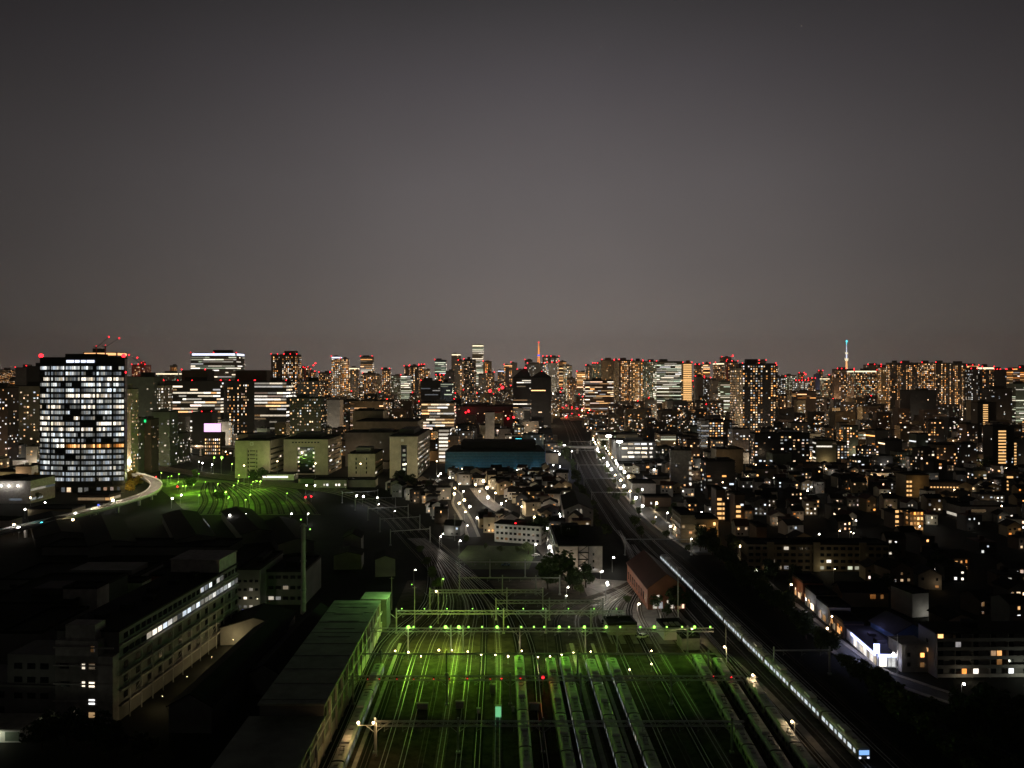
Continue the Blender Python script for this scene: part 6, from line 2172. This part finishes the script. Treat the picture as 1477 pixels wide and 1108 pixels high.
for (px, py, s, m, lb) in ((790, 850, 1.6, 'leaf', 'big dark tree in front of the pale fire-stair block, left'), (808, 846, 1.8, 'leaf', 'biggest dark round tree in front of the pale fire-stair block'), (826, 850, 1.5, 'leaf', 'dark tree in front of the fire stair, right'), (845, 848, 1.4, 'leaf', 'dark conifer-like tree beside the bright forecourt lamp'), (838, 858, .8, 'leafpale', 'small pale tree beside the globe lamps'),
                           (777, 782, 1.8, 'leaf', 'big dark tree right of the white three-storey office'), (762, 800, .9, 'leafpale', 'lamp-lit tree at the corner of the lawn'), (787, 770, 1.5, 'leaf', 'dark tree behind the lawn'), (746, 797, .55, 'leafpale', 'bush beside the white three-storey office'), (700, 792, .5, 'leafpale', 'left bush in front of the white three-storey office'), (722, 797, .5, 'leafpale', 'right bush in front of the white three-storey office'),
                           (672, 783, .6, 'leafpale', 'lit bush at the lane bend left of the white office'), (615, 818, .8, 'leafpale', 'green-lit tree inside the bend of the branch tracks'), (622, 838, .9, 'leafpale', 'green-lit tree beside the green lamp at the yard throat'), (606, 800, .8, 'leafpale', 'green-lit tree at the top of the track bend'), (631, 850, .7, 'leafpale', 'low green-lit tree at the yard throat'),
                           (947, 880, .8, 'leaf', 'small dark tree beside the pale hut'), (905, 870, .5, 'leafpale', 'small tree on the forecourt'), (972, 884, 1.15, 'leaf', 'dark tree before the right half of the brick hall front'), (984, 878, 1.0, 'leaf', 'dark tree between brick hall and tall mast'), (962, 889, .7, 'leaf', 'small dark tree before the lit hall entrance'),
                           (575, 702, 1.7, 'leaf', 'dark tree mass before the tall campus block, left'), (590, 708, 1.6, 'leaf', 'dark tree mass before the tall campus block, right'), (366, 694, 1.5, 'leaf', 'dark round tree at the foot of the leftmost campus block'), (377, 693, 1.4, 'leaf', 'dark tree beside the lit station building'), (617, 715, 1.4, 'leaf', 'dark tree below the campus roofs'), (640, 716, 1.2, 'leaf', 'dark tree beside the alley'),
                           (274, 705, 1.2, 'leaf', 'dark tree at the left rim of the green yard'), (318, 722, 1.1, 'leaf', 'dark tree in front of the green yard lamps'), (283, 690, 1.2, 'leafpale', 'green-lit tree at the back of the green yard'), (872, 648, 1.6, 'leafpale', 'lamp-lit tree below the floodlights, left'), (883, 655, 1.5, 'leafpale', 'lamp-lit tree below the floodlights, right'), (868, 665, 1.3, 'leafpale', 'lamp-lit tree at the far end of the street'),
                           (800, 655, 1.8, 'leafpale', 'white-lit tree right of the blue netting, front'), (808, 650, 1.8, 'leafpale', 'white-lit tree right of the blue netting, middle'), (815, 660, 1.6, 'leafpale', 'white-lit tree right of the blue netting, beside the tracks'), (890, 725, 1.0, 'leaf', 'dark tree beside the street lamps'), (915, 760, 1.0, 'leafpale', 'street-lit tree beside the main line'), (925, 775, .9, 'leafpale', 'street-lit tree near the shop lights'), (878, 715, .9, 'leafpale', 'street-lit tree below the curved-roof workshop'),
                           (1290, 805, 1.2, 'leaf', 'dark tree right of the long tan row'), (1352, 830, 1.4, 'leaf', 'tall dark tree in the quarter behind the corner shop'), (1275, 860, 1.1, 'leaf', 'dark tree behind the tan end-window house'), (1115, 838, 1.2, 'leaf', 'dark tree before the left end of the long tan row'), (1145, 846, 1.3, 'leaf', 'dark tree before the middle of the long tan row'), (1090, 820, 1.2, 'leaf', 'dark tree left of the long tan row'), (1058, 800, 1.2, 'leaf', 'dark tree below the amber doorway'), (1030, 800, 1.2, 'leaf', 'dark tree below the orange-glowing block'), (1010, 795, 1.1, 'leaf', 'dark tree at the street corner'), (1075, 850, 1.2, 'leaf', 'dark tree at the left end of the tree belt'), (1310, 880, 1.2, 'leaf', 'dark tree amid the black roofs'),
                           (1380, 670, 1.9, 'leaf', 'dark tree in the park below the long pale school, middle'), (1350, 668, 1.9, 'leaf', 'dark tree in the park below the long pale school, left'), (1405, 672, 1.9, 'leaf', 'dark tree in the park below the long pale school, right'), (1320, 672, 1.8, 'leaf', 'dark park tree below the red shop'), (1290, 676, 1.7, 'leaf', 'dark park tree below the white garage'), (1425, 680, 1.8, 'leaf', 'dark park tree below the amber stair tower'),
                           (186, 712, 1.25, 'leafyellowlit', 'yellow-lit tree at the foot of the black tower, front'), (194, 705, 1.35, 'leafyellowlit', 'yellow-lit tree at the foot of the black tower, middle'), (201, 700, 1.2, 'leafyellowlit', 'yellow-lit tree beside the curved promenade'), (185, 698, 1.3, 'leafyellowlit', 'yellow-lit tree closest to the black tower'), (191, 692, 1.2, 'leafyellowlit', 'yellow-lit tree behind the others by the promenade'),
                           (48, 702, 1.2, 'leafyellowlit', 'orange-lit tree left of the black tower, front'), (53, 696, 1.2, 'leafyellowlit', 'orange-lit tree left of the black tower, back'), (40, 716, 1.1, 'leaf', 'dark tree before the left parking garage'), (52, 724, 1.1, 'leaf', 'dark tree left of the tan shops'),
                           (60, 1085, 1.0, 'leaf', 'black tree before the factory wing, left'), (95, 1078, 1.1, 'leaf', 'black tree before the factory wing, middle'), (130, 1082, 1.1, 'leaf', 'black tree before the stair tower'), (165, 1092, 1.0, 'leaf', 'black tree at the factory corner'), (205, 1100, .9, 'leaf', 'black tree beside the factory alley')):
    x, y = gp(px, py)
    tree(x, y, s, m, lb, 'trees of the works and streets')
def along_path(P, n, off, j=0):
    L = [0]
    for a, c in zip(P, P[1:]):
        L.append(L[-1] + math.hypot(c[0] - a[0], c[1] - a[1]))
    for k in range(n):
        d = L[-1] * (k + .5) / n
        i = max(q for q in range(len(L) - 1) if L[q] <= d)
        f = (d - L[i]) / (L[i + 1] - L[i])
        a, c = P[i], P[i + 1]
        dx, dy = c[0] - a[0], c[1] - a[1]
        l = math.hypot(dx, dy)
        s = off * (1 if k % 2 else -1)
        yield a[0] + dx * f + dy / l * s, a[1] + dy * f - dx / l * s
for x, y in along_path(STREET, 40, 6.6):
    if rt.random() < .8:
        tree(x + rt.uniform(-1, 1), y + rt.uniform(-3, 3), rt.uniform(.5, .85), 'leafpale', 'lamp-lit tree in the row along the street', 'street trees')
for k in range(26):
    y = 440 + k * 22 + rt.uniform(-5, 5)
    mx = min(MAIN, key=lambda q: abs(q[1] - y))[0]
    tree(mx - 15.5 + rt.uniform(-2.5, 2.5), y, rt.uniform(.7, 1.2), 'leafpale', 'dark tree on the left bank of the main line', 'trees on the left bank')
# ---------------------------------------------------------------- street lamps
def lamp(x, y, h, label, m, col, pw, r, group='street lamps'):
    t = thing('street_lamp', label, 'street lamp', (x, y, 0), 0, group)
    b = MB()
    b.tube((0, 0, 0), (0, 0, h), .09, .06, 6)
    b.tube((0, 0, h), (.7, 0, h + .15), .05, None, 5)
    b.build('pole', 'metal', t)
    bulb(t, (.7, 0, h - .05), r, m)
    plight(t, (.7, -.2, h - .1 - r), col, pw, .25)
    return t
WH, WM = (1, .95, .86), (1, .78, .5)
YL = 1.0
for i, (px, py, k, lb) in enumerate(((874, 843, 1.6, 'brightest white lamp on the forecourt beside the brick hall'), (883, 804, 1.3, 'bright white lamp between the fire-stair block and the brick hall'), (919, 871, 1.1, 'bright lamp beside the white pavilion on the forecourt'), (771, 785, 1.2, 'bright greenish-white lamp at the corner of the lawn'), (782, 818, 1.2, 'bright lamp left of the fire-stair block'),
                                      (793, 811, .7, 'small pinkish lamp beside the fire-stair block'), (817, 847, .9, 'left globe lamp among the dark trees'), (815, 859, .6, 'lower globe lamp among the dark trees'), (662, 780, 1.1, 'white lamp at the lane bend left of the lawn'), (634, 774, .8, 'lamp at the foot of the alley'), (637, 770, .6, 'yellow lamp beside the alley trees'), (637, 835, 1.0, 'green lamp at the yard throat bend'), (597, 822, .6, 'small green-white lamp left of the throat bend'),
                                      (513, 715, 1.2, 'left of two bright bluish lamps beside the branch tracks'), (523, 716, 1.3, 'right of two bright bluish lamps beside the branch tracks'), (543, 718, 1.1, 'bright lamp right of the two bluish ones'), (545, 727, .7, 'small lamp below the bright branch lamps'), (568, 737, .7, 'lamp at the end of the lit platform'), (441, 700, 1.0, 'left white lamp beside two red signals'), (453, 700, 1.0, 'right white lamp beside two red signals'),
                                      (319, 660, 2.0, 'brightest green floodlight at the back of the green yard'), (308, 660, 1.3, 'left green floodlight at the back of the green yard'), (334, 669, .8, 'green-yellow lamp beside the campus end'), (305, 670, .9, 'white lamp on the viaduct road, first'), (291, 668, .9, 'white lamp on the viaduct road, second'), (286, 666, .7, 'white lamp on the viaduct road, third'), (265, 649, 1.1, 'white lamp on the viaduct parapet, right'), (260, 653, 1.0, 'white lamp on the viaduct parapet, left'),
                                      (247, 719, 1.3, 'bright white lamp at the left rim of the green yard'), (260, 714, 1.1, 'second white lamp at the left rim of the green yard'), (330, 743, 1.2, 'white lamp before the green yard, left'), (353, 742, 1.2, 'white lamp before the green yard, right'), (419, 741, .8, 'flat white lamp at the front of the green yard, left'), (443, 741, .8, 'flat white lamp at the front of the green yard, right'), (219, 651, 1.0, 'white lamp at the right foot of the black tower'), (800, 646, 1.5, 'bright white lamp among the trees right of the blue netting, left'), (813, 643, 1.5, 'bright white lamp among the trees right of the blue netting, right'), (806, 655, 1.2, 'lower bright white lamp among the trees right of the netting'), (797, 671, .9, 'yellow lamp at the foot of the blue-lit netting side'))):
    gr = 'green' in lb and 'white' not in lb.split('green')[0][-8:] and ('green floodlight' in lb or 'green lamp' in lb or 'green-yellow' in lb)
    z = 7 if 'floodlight' not in lb else 16
    x, y = gp(px, py, z)
    col = (.55, 1, .15) if gr else (WM if ('yellow' in lb or 'pink' in lb) else ((.85, .9, 1) if 'bluish' in lb else WH))
    far = max(1, y / 330)
    lamp(x, y, z, lb, 'greenlamp' if gr else 'whitelamp', col, (1000 if px > 660 else 600) * k * far ** 1.2 * (1.2 if 'floodlight' in lb else 1), y * .00088 * k, None)
for P, n_, off, lb, pw in ((STREET, 42, 5.2, 'street lamp in the bright row along the street', 1900), (CROSS, 20, 4, 'white lamp along the station lane', 2000), (LANE2, 14, 3, 'yellow-white lamp along the alley', 1700), (LANE, 10, 3.4, 'warm lamp along the lane of shops', 130)):
    for x, y in along_path(P, n_, off):
        k = rt.uniform(.5, 1.4)
        y += rt.uniform(-7, 7)
        x += rt.uniform(-.8, .8)
        wm = rt.random() < .45
        lamp(x, y, 6, lb, 'warmlamp' if wm else 'whitelamp', WM if wm else WH, pw * k * (y / 450), min(y, 720) * .00125 * k, 'lamps in rows along the streets')
for k in range(26):
    y = rt.uniform(520, 690)
    x = rt.uniform(-215 - (y - 512) * .6, -132 - (y - 512) * .55)
    lamp(x, y, 7, 'small green-white lamp standing in the green yard', 'greenlamp', (.45, 1, .08), rt.uniform(1100, 5200), .35 * rt.uniform(.4, 1.1), 'lamps of the green yard')
for k in range(230):
    y = rt.uniform(300, 1250)
    x = rt.uniform(-.62, .66) * y
    if x < 115 and y < 640 or not free(x - .5, y - .5, x + .5, y + .5):
        continue
    wm = rt.random() < .5
    px, py = pxof(x, y), pyof(6, y)
    lamp(x, y, 6, ('warm' if wm else 'white') + ' lone street lamp ' + near(px, py), 'warmlamp' if wm else 'whitelamp', WM if wm else WH, rt.uniform(220, 800) * (y / 500), y * .0006 * rt.uniform(.5, 1.4), 'lone street lamps')
# red railway signals of the branch line
for px, py in ((225, 688), (256, 702), (441, 717), (449, 716)):
    x, y = gp(px, py, 4)
    t = thing('railway_signal', 'red railway signal beside the branch line', 'railway signal', (x, y, 0), 0, 'red signals of the branch line')
    b = MB()
    b.tube((0, 0, 0), (0, 0, 4.6), .1, .07, 6)
    b.build('post', 'metal', t)
    bulb(t, (0, -.2, 4), .6, 'redlamp', 'lens')
# ---------------------------------------------------------------- labels that single things out
ORD = ['first', 'second', 'third', 'fourth', 'fifth', 'sixth', 'seventh', 'eighth', 'ninth', 'tenth', 'eleventh', 'twelfth', 'thirteenth', 'fourteenth', 'fifteenth', 'sixteenth', 'seventeenth', 'eighteenth', 'nineteenth', 'twentieth']
TENS = {2: 'twenty', 3: 'thirty', 4: 'forty', 5: 'fifty', 6: 'sixty', 7: 'seventy', 8: 'eighty', 9: 'ninety'}
def ordinal(n):
    if n < 20:
        return ORD[n]
    n += 1
    return TENS[n // 10] + '-' + ORD[n % 10 - 1] if n % 10 else TENS[n // 10][:-1] + 'ieth'
by = {}
for o in LABELLED:
    by.setdefault(o['label'], []).append(o)
for lb, os_ in by.items():
    if len(os_) < 2:
        continue
    os_.sort(key=lambda o: o.location.x / max(1, o.location.y))
    for i, o in enumerate(os_):
        if i < 99:
            o['label'] = lb + ', ' + ordinal(i) + ' from left'
for o in LABELLED:
    for cut in ('flat ', 'tall ', 'slim ', 'pale '):
        if len(o['label'].replace('-', ' ').split()) > 16:
            o['label'] = o['label'].replace(cut, '', 1)
# ---------------------------------------------------------------- night air
hz = MB()
hz.box(-30000, -380, -1, 30000, 13000, 720)
o = hz.build('haze', [])
m, t_, b_ = _m('haze_air')
t_.nodes.remove(b_)
v = t_.nodes.new('ShaderNodeVolumePrincipled')
v.inputs['Color'].default_value = (.95, .92, .9, 1)
v.inputs['Density'].default_value = 4.5e-5
t_.links.new(v.outputs[0], t_.nodes['Material Output'].inputs['Volume'])
o.data.materials.append(m)
o['kind'] = 'stuff'
